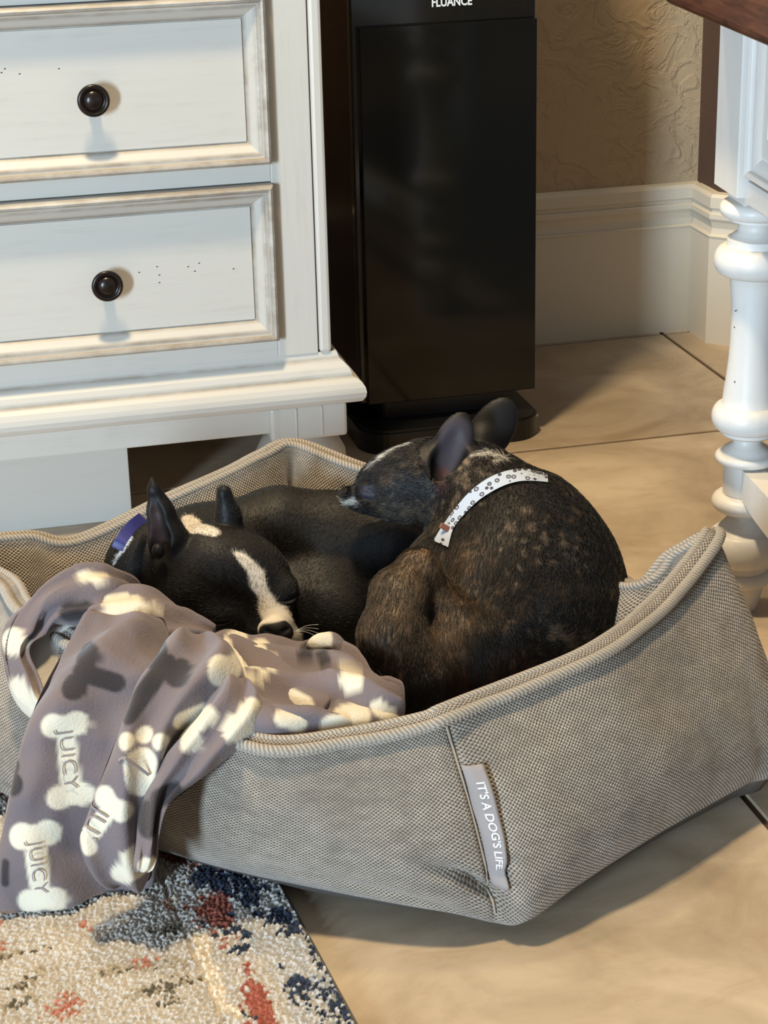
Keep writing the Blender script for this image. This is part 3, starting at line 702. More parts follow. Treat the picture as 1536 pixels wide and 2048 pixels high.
loft([((0.3084,1.46,0.1467), (0.2867,1.4,0.1544)), ((0.3321,1.47,0.1431), (0.3143,1.395,0.1506)), ((0.3468,1.46,0.1388), (0.3341,1.4,0.1464)), ((0.3562,1.43,0.1355), (0.3511,1.41,0.1398))], .013,
     [m_('w', 'cap', (0.3099,1.43,0.1442), (0.3204,1.43,0.1458), .013), m_('w', 'cap', (0.3422,1.45,0.142), (0.3499,1.43,0.1392), .006)], 34, 28, seed=8)
# sherpa seen inside the left loop
loft([((0.0657,1.62,0.1724), (0.1158,1.62,0.1729)), ((0.0601,1.6,0.151), (0.1158,1.6,0.1432)), ((0.0641,1.57,0.1263), (0.1022,1.57,0.1208))], .010, [], 40, 40, wr=.006, seed=9, sherpa=True)
# the loop at the left
loft([((0.0669,1.53,0.1242), (0.0838,1.54,0.1309)), ((0.0526,1.56,0.1399), (0.0728,1.57,0.1384)), ((0.0486,1.585,0.1633), (0.0668,1.59,0.1585)), ((0.0563,1.6,0.1849), (0.0753,1.61,0.1674)), ((0.0735,1.62,0.1976), (0.0932,1.61,0.1746)),
      ((0.0959,1.635,0.2051), (0.1142,1.6,0.1795)), ((0.1239,1.65,0.2073), (0.1382,1.6,0.1811)), ((0.1514,1.655,0.1931), (0.1556,1.62,0.1749)), ((0.1714,1.655,0.1758), (0.1666,1.64,0.1682))], .018,
     [m_('w', 'blob', (0.0533,1.58,0.1777), None, .014), m_('w', 'cap', (0.0541,1.56,0.1421), (0.0668,1.55,0.1285), .013), m_('d', 'cap', (0.1064,1.6,0.1901), (0.1194,1.6,0.1907), .010), m_('w', 'cap', (0.1258,1.65,0.2032), (0.1453,1.65,0.1974), .005)], 70, 34, wr=.005, seed=10, pleat=(2.2, .005))
loft([((0.0923,1.63,0.1933), (0.0905,1.62,0.1835)), ((0.122,1.64,0.1963), (0.1207,1.61,0.1934)), ((0.1458,1.64,0.1894), (0.1437,1.62,0.1813)), ((0.1635,1.64,0.1749), (0.1601,1.63,0.1699))], .014, [m_('w', 'cap', (0.1275,1.63,0.1969), (0.1511,1.63,0.1881), .004)], 40, 24, seed=12)
# ridge across the top
loft([((0.123,1.6,0.1807), (0.1122,1.57,0.1671)), ((0.1461,1.625,0.188), (0.1283,1.56,0.1695)), ((0.1775,1.63,0.1847), (0.1623,1.56,0.1648)), ((0.2004,1.625,0.1687), (0.1833,1.56,0.1548)), ((0.217,1.61,0.155), (0.2048,1.57,0.1457)), ((0.2247,1.6,0.1458), (0.2185,1.58,0.1421))], .020,
     [m_('w', 'blob', (0.1376,1.58,0.1876), None, .012), m_('w', 'cap', (0.1464,1.59,0.1915), (0.1579,1.59,0.1876), .009), m_('w', 'cap', (0.1663,1.58,0.1838), (0.1679,1.58,0.1764), .007), m_('w', 'cap', (0.1455,1.62,0.1883), (0.1587,1.62,0.1885), .006), m_('w', 'cap', (0.1674,1.62,0.1864), (0.1781,1.62,0.1802), .005), m_('w', 'cap', (0.1848,1.62,0.1807), (0.1933,1.62,0.1748), .004), m_('d', 'blob', (0.2186,1.6,0.1486), None, .008), m_('w','cap', (0.1752,1.57,0.1765), (0.179,1.57,0.1675), .010)], 60, 46, wr=.004, seed=13, pleat=(2.2, .004))
# long fold hanging over the rim to the rug
BONE1 = ((0.0872,1.47,0.1503), (0.0838,1.44,0.1002)); BONE2 = ((0.0481,1.415,0.0815), (0.0462,1.39,0.0329))
loft([((0.119,1.585,0.1949), (0.1846,1.57,0.1881), .012), ((0.1018,1.56,0.1825), (0.1851,1.55,0.1733), .018), ((0.0779,1.52,0.1672), (0.1768,1.5,0.1719), .020), ((0.0583,1.49,0.1455), (0.1672,1.475,0.1438), .022), ((0.0413,1.465,0.1128), (0.1612,1.45,0.1066), .020),
      ((0.0273,1.447,0.0741), (0.1547,1.45,0.0561), .018), ((0.019,1.432,0.0424), (0.1468,1.438,0.0239), .014), ((0.0159,1.42,0.0089), (0.1396,1.433,0.0003), .010)], .018,
     [m_('w', 'bone', *BONE1, .0148), m_('w', 'bone', *BONE2, .0162), m_('d', 'half', (0.1135,1.53,0.169), (0.1397,1.52,0.1593), .0135), m_('d', 'blob', (0.0423,1.47,0.1192), None, .008), m_('d', 'blob', (0.0414,1.46,0.1085), None, .011), m_('d', 'cap', (0.0197,1.4,0.0659), (0.0181,1.4,0.0479), .004)], 190, 130, caps=(1, 1), wr=.006, seed=14, capw=.9, capl=.05, pleat=(1.4, .007))
# fold under the second one, to the right
loft([((0.2083,1.455,0.1818), (0.2353,1.445,0.1795)), ((0.1954,1.43,0.1709), (0.2413,1.415,0.1671)), ((0.1756,1.41,0.1615), (0.2305,1.4,0.1538)), ((0.1567,1.395,0.1498), (0.1989,1.39,0.137)), ((0.143,1.39,0.1324), (0.1701,1.385,0.1209)), ((0.1325,1.38,0.1127), (0.1487,1.38,0.1065)), ((0.1264,1.37,0.088), (0.1402,1.37,0.0834)), ((0.1199,1.36,0.0701), (0.1378,1.36,0.0671))], .017,
     [m_('w', 'half', (0.1751,1.4,0.1657), (0.1939,1.4,0.1762), .0135), m_('w', 'cap', (0.216,1.4,0.1627), (0.2301,1.4,0.1628), .013), m_('w', 'cap', (0.2234,1.4,0.1749), (0.2305,1.41,0.1747), .008), m_('d', 'cap', (0.1497,1.38,0.1224), (0.1609,1.38,0.126), .009), m_('d', 'cap', (0.1415,1.38,0.1113), (0.1396,1.38,0.1003), .011), m_('w', 'blob', (0.1351,1.36,0.0743), None, .010)], 80, 50, wr=.005, seed=15, pleat=(2.0, .005))
# second fold, in front
loft([((0.1806,1.515,0.1985), (0.2161,1.51,0.1918), .014), ((0.1656,1.49,0.1895), (0.2341,1.48,0.1778), .020), ((0.1491,1.465,0.1787), (0.2301,1.45,0.1734), .024), ((0.1342,1.44,0.1682), (0.202,1.435,0.1653), .024), ((0.1217,1.42,0.1556), (0.1719,1.42,0.1547), .022), ((0.1073,1.4,0.1371), (0.1526,1.4,0.1367), .020), ((0.0939,1.393,0.1095), (0.1425,1.393,0.1061), .018), ((0.0845,1.385,0.09), (0.1382,1.387,0.0762), .018), ((0.0876,1.383,0.0725), (0.1395,1.39,0.0535), .018), ((0.1059,1.39,0.0422), (0.1403,1.398,0.0361), .014)], .02,
     [m_('d', 'half', (0.1728,1.47,0.1932), (0.1405,1.45,0.1646), .0138), m_('w', 'paw', (0.14,1.4,0.1431), (0.1494,1.41,0.1565), .019), m_('w', 'cap', (0.1394,1.4,0.1343), (0.1409,1.4,0.1273), .013), m_('w', 'half', (0.1095,1.37,0.1255), (0.0909,1.36,0.1086), .0135), m_('w', 'cap', (0.1188,1.345,0.0824), (0.1281,1.345,0.0879), .015), m_('w', 'blob', (0.1074,1.34,0.0766), None, .011), m_('w', 'paw', (0.2139,1.46,0.1922), (0.2257,1.46,0.1815), .011), m_('w', 'blob', (0.2184,1.46,0.1848), None, .014), m_('w', 'cap', (0.0834,1.36,0.1054), (0.0856,1.355,0.0968), .007), m_('w', 'cap', (0.1781,1.42,0.1641), (0.1958,1.43,0.1641), .010)], 170, 90, caps=(1, 1), wr=.005, seed=16, capw=.7, capl=.06, pleat=(1.6, .006))
BV = np.concatenate(Loft.V); BC = np.concatenate(Loft.C)
BV[:, 2] = np.maximum(BV[:, 2], .0125 + .002 * np.sin(BV[:, 0] * 90))
bl = mesh('fleece_blanket', BV - [.15, 1.45, 0], Loft.F, FLEECE, None, True, None, BC); bl.location = (.15, 1.45, 0)
tag(bl, 'grey fleece blanket printed with bones and paws, draped over the dog bed rim', 'blanket')
bl_bvh = BVHTree.FromPolygons(BV.tolist(), Loft.F)
INK = mat('grey_print', (.25, .215, .21), .9)
def print_on_blanket(word, p0, p1, height, name='lettering'):
    """letters run from p0 to p1, tops to the right, laid on the cloth."""
    tv, tf = text_mesh(word, .02, 0, -.00025)
    tv[:, 0] -= tv[:, 0].min(); tv[:, 0] /= tv[:, 0].max(); tv[:, 1] /= tv[:, 1].max()
    p0, p1 = np.array(p0), np.array(p1); d = p1 - p0; L = np.linalg.norm(d); d /= L; s = np.cross(CF, d); s /= np.linalg.norm(s)
    if s @ CR < 0: s = -s
    out = []
    for x, y in tv[:, :2]:
        q = p0 + d * L * x + s * height * (y - .5)
        h = bl_bvh.ray_cast(Vector(q - CF * .2), Vector(CF), .5)
        out.append(np.array(h[0]) - CF * .0022 if h[0] is not None else q)
    o = mesh(name, np.array(out) - [.15, 1.45, 0], tf, INK, bl, False)
    return o
print_on_blanket('JUICY', (0.0869,1.47,0.1467), (0.0854,1.445,0.1037), .0105)
print_on_blanket('JUICY', (0.0475,1.41,0.079), (0.0464,1.39,0.0398), .0105)
print_on_blanket('J', (0.139,1.42,0.1291), (0.1441,1.42,0.1342), .02)
print_on_blanket('JUI', (0.1081,1.4,0.1101), (0.093,1.39,0.092), .014)

# ------------------------------------------------------------------ animals: signed distance fields -> one surface each
class Field:
    def __init__(s, lo, hi, h):
        s.lo = np.array(lo); s.h = h; s.n = np.ceil((np.array(hi) - s.lo) / h).astype(int) + 1
        s.ax = [np.float32(s.lo[i]) + np.arange(s.n[i], dtype=np.float32) * np.float32(h) for i in range(3)]
        s.D = np.full(s.n, 1.0, np.float32)
    def sub(s, c0, c1, pad):
        a = np.maximum(0, ((np.array(c0) - pad - s.lo) / s.h).astype(int)); b = np.minimum(s.n, ((np.array(c1) + pad - s.lo) / s.h).astype(int) + 2)
        if np.any(b <= a): return None
        sl = tuple(slice(a[i], b[i]) for i in range(3))
        return sl, np.meshgrid(*(s.ax[i][a[i]:b[i]] for i in range(3)), indexing='ij', sparse=True)
    def put(s, sl, d, k, cut=False):
        D = s.D[sl]
        if not cut:
            if k <= 0: s.D[sl] = np.minimum(D, d)
            else:
                h = np.clip(.5 + .5 * (D - d) / k, 0, 1); s.D[sl] = D + (d - D) * h - k * h * (1 - h)
        else:
            d = -d; h = np.clip(.5 - .5 * (D - d) / max(k, 1e-5), 0, 1); s.D[sl] = D + (d - D) * h + k * h * (1 - h)
    def ell(s, e, k=.01, cut=False, basis=None):
        c, r, ang = e; c = np.array(c); r = np.array(r)
        if basis is None:
            a = math.radians(ang); X = CR * math.cos(a) + CU * math.sin(a); Y = -CR * math.sin(a) + CU * math.cos(a); Z = -CF
        else: X, Y, Z = basis
        R_ = r.max(); q = s.sub(c - R_, c + R_, k + .012)
        if q is None: return
        sl, (x, y, z) = q; x = x - c[0]; y = y - c[1]; z = z - c[2]
        p = [(x * B[0] + y * B[1] + z * B[2]) / rr for B, rr in ((X, r[0]), (Y, r[1]), (Z, r[2]))]
        p2 = [pp / rr for pp, rr in zip(p, r)]
        k0 = np.sqrt(p[0] ** 2 + p[1] ** 2 + p[2] ** 2); k1 = np.sqrt(p2[0] ** 2 + p2[1] ** 2 + p2[2] ** 2) + 1e-6
        s.put(sl, (k0 * (k0 - 1) / k1).astype(np.float32), k, cut)
    def rc(s, pts, k=.01, cut=False):
        for A, B in zip(pts[:-1], pts[1:]):
            a, b = np.array(A[:3]), np.array(B[:3]); ra, rb = A[3], B[3]
            q = s.sub(np.minimum(a - ra, b - rb), np.maximum(a + ra, b + rb), k + .012)
            if q is None: continue
            sl, (x, y, z) = q; ba = b - a; L2 = ba @ ba
            x = x - a[0]; y = y - a[1]; z = z - a[2]
            h = np.clip((x * ba[0] + y * ba[1] + z * ba[2]) / L2, 0, 1)
            d = np.sqrt((x - ba[0] * h) ** 2 + (y - ba[1] * h) ** 2 + (z - ba[2] * h) ** 2) - (ra + (rb - ra) * h)
            s.put(sl, d.astype(np.float32), k, cut)
    def snap(s, pts):
        o = np.array((0, 0, .9)); out = []
        for p in pts:
            q = np.array(p[:3]) - o; L = np.linalg.norm(q); q /= L; hit = None
            for t in np.arange(L - .16, L + .16, .0008):
                ijk = ((o + q * t - s.lo) / s.h + .5).astype(int)
                if np.all(ijk >= 0) and np.all(ijk < s.n) and s.D[tuple(ijk)] < 0: hit = o + q * t; break
            out.append((*(hit if hit is not None else p[:3]), p[3]))
        return out
    def surface(s, smooth=3):
        D = s.D; I = D < 0
        c8 = [I[i:I.shape[0] - 1 + i, j:I.shape[1] - 1 + j, k:I.shape[2] - 1 + k] for i in (0, 1) for j in (0, 1) for k in (0, 1)]
        cnt = sum(c.astype(np.int8) for c in c8); act = (cnt > 0) & (cnt < 8)
        ijk = np.argwhere(act); idm = np.full(act.shape, -1, np.int64); idm[act] = np.arange(len(ijk))
        off = np.array([(i, j, k) for i in (0, 1) for j in (0, 1) for k in (0, 1)])
        val = np.stack([D[ijk[:, 0] + o[0], ijk[:, 1] + o[1], ijk[:, 2] + o[2]] for o in off], 1)
        acc = np.zeros((len(ijk), 3)); w = np.zeros(len(ijk))
        for a in range(8):
            for b in range(a + 1, 8):
                if np.abs(off[a] - off[b]).sum() != 1: continue
                m = (val[:, a] < 0) != (val[:, b] < 0); t = np.where(m, val[:, a] / (val[:, a] - val[:, b] + 1e-12), 0)
                acc += np.where(m[:, None], off[a] + t[:, None] * (off[b] - off[a]), 0); w += m
        V = s.lo + (ijk + acc / w[:, None]) * s.h
        F = []
        for ax in range(3):
            u, v = (ax + 1) % 3, (ax + 2) % 3
            sl0 = [slice(1, -1)] * 3; sl1 = [slice(1, -1)] * 3; sl0[ax] = slice(0, -1); sl1[ax] = slice(1, None)
            A_, B_ = I[tuple(sl0)], I[tuple(sl1)]; ch = np.argwhere(A_ != B_); ins = A_[A_ != B_]
            base = ch.copy(); base[:, u] += 1; base[:, v] += 1
            def cell(du, dv):
                q = base.copy(); q[:, u] += du; q[:, v] += dv; return idm[q[:, 0], q[:, 1], q[:, 2]]
            q4 = np.stack([cell(-1, -1), cell(0, -1), cell(0, 0), cell(-1, 0)], 1)
            q4[~ins] = q4[~ins][:, ::-1]; F.append(q4)
        F = np.concatenate(F); F = F[(F >= 0).all(1)]
        e = np.concatenate([F[:, [0, 1]], F[:, [1, 2]], F[:, [2, 3]], F[:, [3, 0]]]); e = np.concatenate([e, e[:, ::-1]])
        deg = np.bincount(e[:, 0], minlength=len(V)).clip(1)
        for it in range(smooth):
            for lam in (.55, -.45):
                av = np.stack([np.bincount(e[:, 0], V[e[:, 1], i], len(V)) for i in range(3)], 1) / deg[:, None]; V = V + lam * (av - V)
        # keep the biggest connected body only
        return V, F
def vnormals(V, F):
    n = np.cross(V[F[:, 2]] - V[F[:, 0]], V[F[:, 3]] - V[F[:, 1]]); out = np.stack([sum(np.bincount(F[:, k], n[:, i], len(V)) for k in range(4)) for i in range(3)], 1)
    return out / (np.linalg.norm(out, axis=1)[:, None] + 1e-12)
def seg_d(V, pts):
    best = np.full(len(V), 9.)
    for A, B in zip(pts[:-1], pts[1:]):
        a, b = np.array(A[:3]), np.array(B[:3]); ba = b - a; h = np.clip(((V - a) @ ba) / (ba @ ba + 1e-12), 0, 1)
        rr = A[3] + (B[3] - A[3]) * h; best = np.minimum(best, np.linalg.norm(V - a - h[:, None] * ba, axis=1) - rr)
    return best
def paint(col, w, c): w = np.clip(w, 0, 1)[:, None]; col[:] = col * (1 - w) + np.array(c) * w
def fur(name, V, F, Nn, col, flow, count, length, parent, lift=.35, rad=.00016, skip=None, gain=.4):
    A = V[F[:, 0]]; ar = np.linalg.norm(np.cross(V[F[:, 2]] - A, V[F[:, 3]] - V[F[:, 1]]), axis=1)
    cen = V[F].mean(1); ar = ar * (((Nn[F[:, 0]] @ -CF) > -.25))
    if skip is not None: ar = ar * ~skip(cen)
    fi = rng.choice(len(F), count, p=ar / ar.sum()); uv = rng.random((count, 2))
    Q = V[F[fi]]; P = (Q[:, 0] * (1 - uv[:, :1]) + Q[:, 1] * uv[:, :1]) * (1 - uv[:, 1:]) + (Q[:, 3] * (1 - uv[:, :1]) + Q[:, 2] * uv[:, :1]) * uv[:, 1:]
    nn = Nn[F[fi, 0]]; d = flow(P); d = d + rng.normal(0, .22, d.shape); d -= nn * (d * nn).sum(1)[:, None]; d /= np.linalg.norm(d, axis=1)[:, None] + 1e-9
    ln = length * (.6 + .7 * rng.random(count))[:, None]
    p0 = P - nn * .0004; p1 = P + (d * .45 + nn * lift * .5) * ln; p2 = P + (d * 1.0 + nn * lift * .55) * ln
    pts = np.stack([p0, p1, p2], 1).astype(np.float32)
    hc = bpy.data.hair_curves.new(name); hc.add_curves([3] * count); hc.points.foreach_set('position', pts.ravel())
    ra = hc.attributes.get('radius') or hc.attributes.new('radius', 'FLOAT', 'POINT'); ra.data.foreach_set('value', np.tile(np.array([rad, rad * .8, rad * .15], np.float32), count))
    ca = hc.attributes.new('col', 'FLOAT_COLOR', 'CURVE'); c4 = np.ones((count, 4), np.float32)
    c4[:, :3] = np.clip(col[F[fi, 0]] * np.where(col[F[fi, 0]].mean(1) > .2, .95, gain)[:, None] * (.45 + 1.25 * rng.random(count) ** 1.6)[:, None], 0, 1); ca.data.foreach_set('color', c4.ravel())
    hc.materials.append(FURM)
    o = bpy.data.objects.new(name, hc); link(o, parent); o['kind'] = 'stuff'; return o
def animal(name, fld, colour, label, origin, parentname):
    V, F = fld.surface(); Nn = vnormals(V, F); col = colour(V, Nn)
    root = empty(parentname, label, 'dog', origin)
    o = mesh('body', V - np.array(origin), F, DOGM, root, True, None, col)
    return root, o, V, F, Nn, col

# ---- the black and white dog, head towards the blanket
B = Field((.12, 1.58, .035), (.56, 1.93, .30), .0021)
B.ell(((0.1995,1.79,0.1457),(0.046,0.0412,0.046),35), .02)                     # shoulder and nape
B.ell(((0.2484,1.8,0.1594),(0.044,0.0293,0.0391),10), .03)
B.rc([(0.2621,1.81,0.1537,0.0354), (0.3325,1.81,0.1586,0.0367), (0.3909,1.8,0.1511,0.0358), (0.437,1.78,0.1443,0.0278), (0.4803,1.77,0.1295,0.0199)], .03)   # trunk along the back wall
B.ell(((0.3442,1.78,0.0994),(0.0742,0.0445,0.0396),0), .015)                    # flank and belly in shadow
B.ell(((0.3752,1.74,0.0884),(0.0488,0.0342,0.0391),-20), .06)
# head
B.ell(((0.2592,1.735,0.1554),(0.0532,0.0418,0.0475),-22), .022)                # skull
B.ell(((0.2351,1.725,0.1395),(0.0369,0.0293,0.0378),-30), .02)                   # cheek
B.ell(((0.2884,1.725,0.1481),(0.0389,0.0342,0.038),-40), .02)                   # brow
B.rc([(0.2926,1.7,0.1349,0.0216), (0.3004,1.675,0.1201,0.0159)], .018)     # muzzle
B.ell(((0.2862,1.685,0.1088),(0.0178,0.0122,0.0188),0), .012)                    # lips
B.ell(((0.3127,1.68,0.1023),(0.0141,0.0113,0.0169),0), .012)
B.ell(((0.2956,1.655,0.1224),(0.0171,0.0125,0.0092),-12), .004)                  # nose leather
B.ell(((0.2515,1.69,0.1287),(0.0196,0.0121,0.0149),-12), .014)                  # near eyelid
B.ell(((0.3147,1.694,0.1408),(0.0103,0.015,0.0132),-20), .014)                  # far eyelid
B.rc(B.snap([(0.2332,1.672,0.1329,0.0021), (0.2461,1.666,0.1308,0.0023), (0.2611,1.666,0.1334,0.0018)]), .003, True)
B.rc(B.snap([(0.3069,1.672,0.1425,0.0014), (0.316,1.672,0.1438,0.0014), (0.3234,1.68,0.1456,0.0014)]), .003, True)
B.rc(B.snap([(0.285,1.642,0.1297,0.0018), (0.29,1.64,0.1269,0.0014)]), .002, True); B.rc(B.snap([(0.298,1.64,0.1268,0.0014), (0.3054,1.644,0.1281,0.0018)]), .002, True)
B.rc(B.snap([(0.2945,1.645,0.122,0.0011), (0.2945,1.65,0.1096,0.0012)]), .003, True)
# ears
B.rc([(0.2115,1.735,0.1717,0.0169), (0.211,1.735,0.1946,0.0169), (0.2064,1.737,0.2221,0.0112), (0.2022,1.738,0.2422,0.0051), (0.201,1.74,0.254,0.0016)], .008)
B.rc(B.snap([(0.198,1.7,0.1875,0.0092), (0.1994,1.7,0.2097,0.0101), (0.1981,1.7,0.2321,0.0064), (0.1965,1.7,0.2494,0.0027)]), .003, True)
B.ell(((0.1994,1.715,0.1903),(0.006,0.0079,0.0065),0), .005)
B.rc([(0.2116,1.73,0.1696,0.0141), (0.2194,1.735,0.1936,0.0056), (0.2148,1.738,0.2182,0.0037), (0.207,1.74,0.2384,0.0023)], .006)
B.rc([(0.2764,1.755,0.1773,0.0124), (0.2733,1.755,0.2024,0.0105), (0.2702,1.755,0.2257,0.0071)], .008)
def black_col(V, Nn):
    c = np.tile(np.array((.008, .0072, .0072)), (len(V), 1)); nz = vnoise(V, 60, 3) * .004; n2 = vnoise(V, 16, 6)
    a, b = V @ CR, V @ CU
    paint(c, .6 * np.clip((V[:, 0] - .28) * 8, 0, 1) * (V[:, 1] > 1.755), (.030, .022, .014))
    W_ = (.62, .56, .47)
    s = seg_d(V, B.snap([(0.2634,1.66,0.2015,0.0018), (0.2705,1.66,0.1957,0.005), (0.2808,1.66,0.1785,0.0069), (0.2864,1.66,0.1578,0.0064), (0.2895,1.65,0.1457,0.0078)])) + nz
    paint(c, .5 - s / .0022, W_)
    s = seg_d(V, B.snap([(0.2811,1.655,0.1224,0.0092), (0.2877,1.65,0.1348,0.0128), (0.2995,1.645,0.1395,0.0137), (0.313,1.655,0.1201,0.0102), (0.3163,1.655,0.1079,0.0074)])) + nz * .6
    paint(c, .5 - s / .0022, W_)
    s = seg_d(V, B.snap([(0.2348,1.76,0.2025,0.0057), (0.2451,1.76,0.191,0.0105), (0.2578,1.76,0.1838,0.0067)])) + nz
    paint(c, .5 - s / .002, W_)
    s = seg_d(V, B.snap([(0.1763,1.725,0.2012,0.0032), (0.1678,1.725,0.1922,0.0028), (0.1594,1.73,0.1761,0.0014)])) + nz * .5
    paint(c, .5 - s / .002, (.55, .58, .62))
    s = seg_d(V, B.snap([(0.1887,1.71,0.1518,0.0047), (0.1965,1.71,0.1406,0.0047)])); paint(c, .5 - s / .002, W_)
    s = seg_d(V, B.snap([(0.234,1.67,0.1362,0.0014), (0.2477,1.67,0.1319,0.0014), (0.261,1.67,0.1342,0.0014)])); paint(c, .8 * (.5 - s / .003), (.035, .030, .030))
    s = seg_d(V, B.snap([(0.2863,1.65,0.1249,0.0078), (0.3046,1.65,0.1255,0.0083)])); paint(c, .5 - s / .0014, (.010, .009, .009))
    s = seg_d(V, B.snap([(0.1997,1.712,0.2025,0.0092), (0.1984,1.716,0.2309,0.0046)])); paint(c, .8 * (.5 - s / .008), (.055, .034, .032))
    s = seg_d(V, B.snap([(0.1977,1.7,0.1966,0.0041)])); paint(c, .7 * (.5 - s / .004), (.16, .12, .09))
    return c
bdog, bbody, V, F, Nn, col = animal('body', B, black_col, 'black and white dog asleep beside the grey blanket, blue collar tab', (.27, 1.76, .05), 'black_dog')
HB = np.array((0.2971,1.66,0.1221))
def flow_b(P):
    d = P - HB; d /= np.linalg.norm(d, axis=1)[:, None]; return d + np.array((.15, .0, -.3))
noskip = lambda c: (np.linalg.norm(c - HB, axis=1) < .019) | (seg_d(c, [(0.2062,1.72,0.1835,0.0186), (0.205,1.735,0.218,0.0186), (0.2013,1.74,0.2515,0.0093)]) < 0)
fur('coat', V, F, Nn, col, flow_b, 40000, .0046, bdog, .14, .00012, noskip).location = (-.27, -1.76, -.05)
BLUE = mat('blue_nylon', (.020, .024, .16), .45)
cp = catmull([(0.1646,1.735,0.1887), (0.1702,1.738,0.1969), (0.1822,1.755,0.202), (0.1953,1.775,0.2019)], 20)
cv = []; 
for i, p in enumerate(cp):
    t = np.gradient(cp, axis=0)[i]; t /= np.linalg.norm(t); s = np.cross(t, -CF); s /= np.linalg.norm(s)
    for q, o in ((-1, 0), (1, 0), (1, 1), (-1, 1)): cv.append(p + s * q * .0055 - CF * (o * .0015 + .005))
cf = [(i * 4 + k, i * 4 + (k + 1) % 4, i * 4 + 4 + (k + 1) % 4, i * 4 + 4 + k) for i in range(19) for k in range(4)] + [(3, 2, 1, 0), (76, 77, 78, 79)]
cl = mesh('collar', np.array(cv) - [.27, 1.76, .05], cf, BLUE, bdog, False); cl['label'] = 'blue collar tab'
LID = mat('eyelid_skin', (.035, .03, .03), .3, .5)
for pts in ([(0.2321,1.67,0.136,0.0009), (0.2393,1.67,0.131,0.0014), (0.2494,1.67,0.1286,0.0014), (0.2618,1.67,0.1325,0.0009)], [(0.3056,1.68,0.1397,0.0009), (0.3131,1.68,0.1382,0.0009), (0.3189,1.68,0.14,0.0009), (0.3234,1.68,0.1451,0.0009)]):
    q = catmull(np.array(B.snap(pts))[:, :3], 16)
    tube('eyelid', q - np.array([.27, 1.76, .05]) - CF * .0008, np.interp(np.linspace(0, 1, 16), [0, .5, 1], [.0005, .0015, .0005]), LID, bdog, 8)
# whiskers
for k in range(4):
    p = np.array((0.3148,1.66,0.1176)); e = p + CR * .022 + CU * (.004 * k - .006)
    w = tube('whisker', catmull([p, (p + e) / 2 + CU * .002, e], 8) - np.array([.27, 1.76, .05]), .00012, WHITE, bdog, 5)

# ---- the brindle dog, curled up at the right
D = Field((.30, 1.40, .035), (.68, 1.86, .33), .0023)
D.ell(((0.5094,1.63,0.1238),(0.1066,0.1005,0.0982),-25), .02)                # ribs and back, curled
D.ell(((0.5475,1.65,0.1745),(0.0704,0.061,0.0657),-35), .04)                # shoulders
D.ell(((0.5503,1.62,0.1202),(0.0655,0.0795,0.0702),0), .03)
D.ell(((0.4266,1.56,0.1136),(0.0717,0.0538,0.0583),15), .03)                  # rump
D.rc([(0.5285,1.66,0.1982,0.0525), (0.5014,1.7,0.2193,0.0398), (0.4762,1.715,0.2269,0.0342)], .03)   # neck
# folded hind leg
D.rc([(0.4125,1.575,0.2018,0.0186), (0.391,1.56,0.1868,0.0246), (0.3785,1.54,0.1587,0.0288), (0.3929,1.52,0.1224,0.0305)], .006)
D.rc([(0.4125,1.575,0.2018,0.0159), (0.4255,1.57,0.1732,0.0178), (0.4458,1.545,0.1474,0.0266)], .009)
# head
D.ell(((0.4519,1.725,0.2336),(0.04,0.0314,0.0371),20), .02)
D.ell(((0.4248,1.735,0.2255),(0.0296,0.0239,0.0277),20), .018)
D.ell(((0.4416,1.725,0.2093),(0.0344,0.0201,0.0286),0), .018)                    # jaw
D.ell(((0.402,1.722,0.2242),(0.0099,0.009,0.0095),0), .006)                     # closed eye
D.rc(D.snap([(0.3913,1.7115,0.2302,0.0008), (0.3989,1.709,0.2298,0.0008), (0.4047,1.711,0.2259,0.0007)]), .003, True)
D.ell(((0.4071,1.745,0.2059),(0.0163,0.0115,0.0163),0), .012)
D.ell(((0.3923,1.742,0.2128),(0.0105,0.0081,0.0124),0), .010)                    # muzzle beyond the eye
D.ell(((0.3844,1.735,0.2194),(0.0043,0.0062,0.0057),0), .003)
# near ear
D.rc([(0.4672,1.715,0.2177,0.0143), (0.4726,1.712,0.241,0.0142)], .012)
D.ell(((0.4786,1.705,0.2589),(0.0193,0.0423,0.0075),-19), .008)
D.ell(((0.4754,1.6935,0.2642),(0.0154,0.0374,0.0103),-19), .002, True)
D.rc([(0.4534,1.7,0.2248,0.0113), (0.463,1.7,0.2161,0.0094)], .01)        # ear fold
D.rc([(0.4807,1.705,0.2198,0.0047), (0.477,1.7,0.2372,0.0047)], .006)
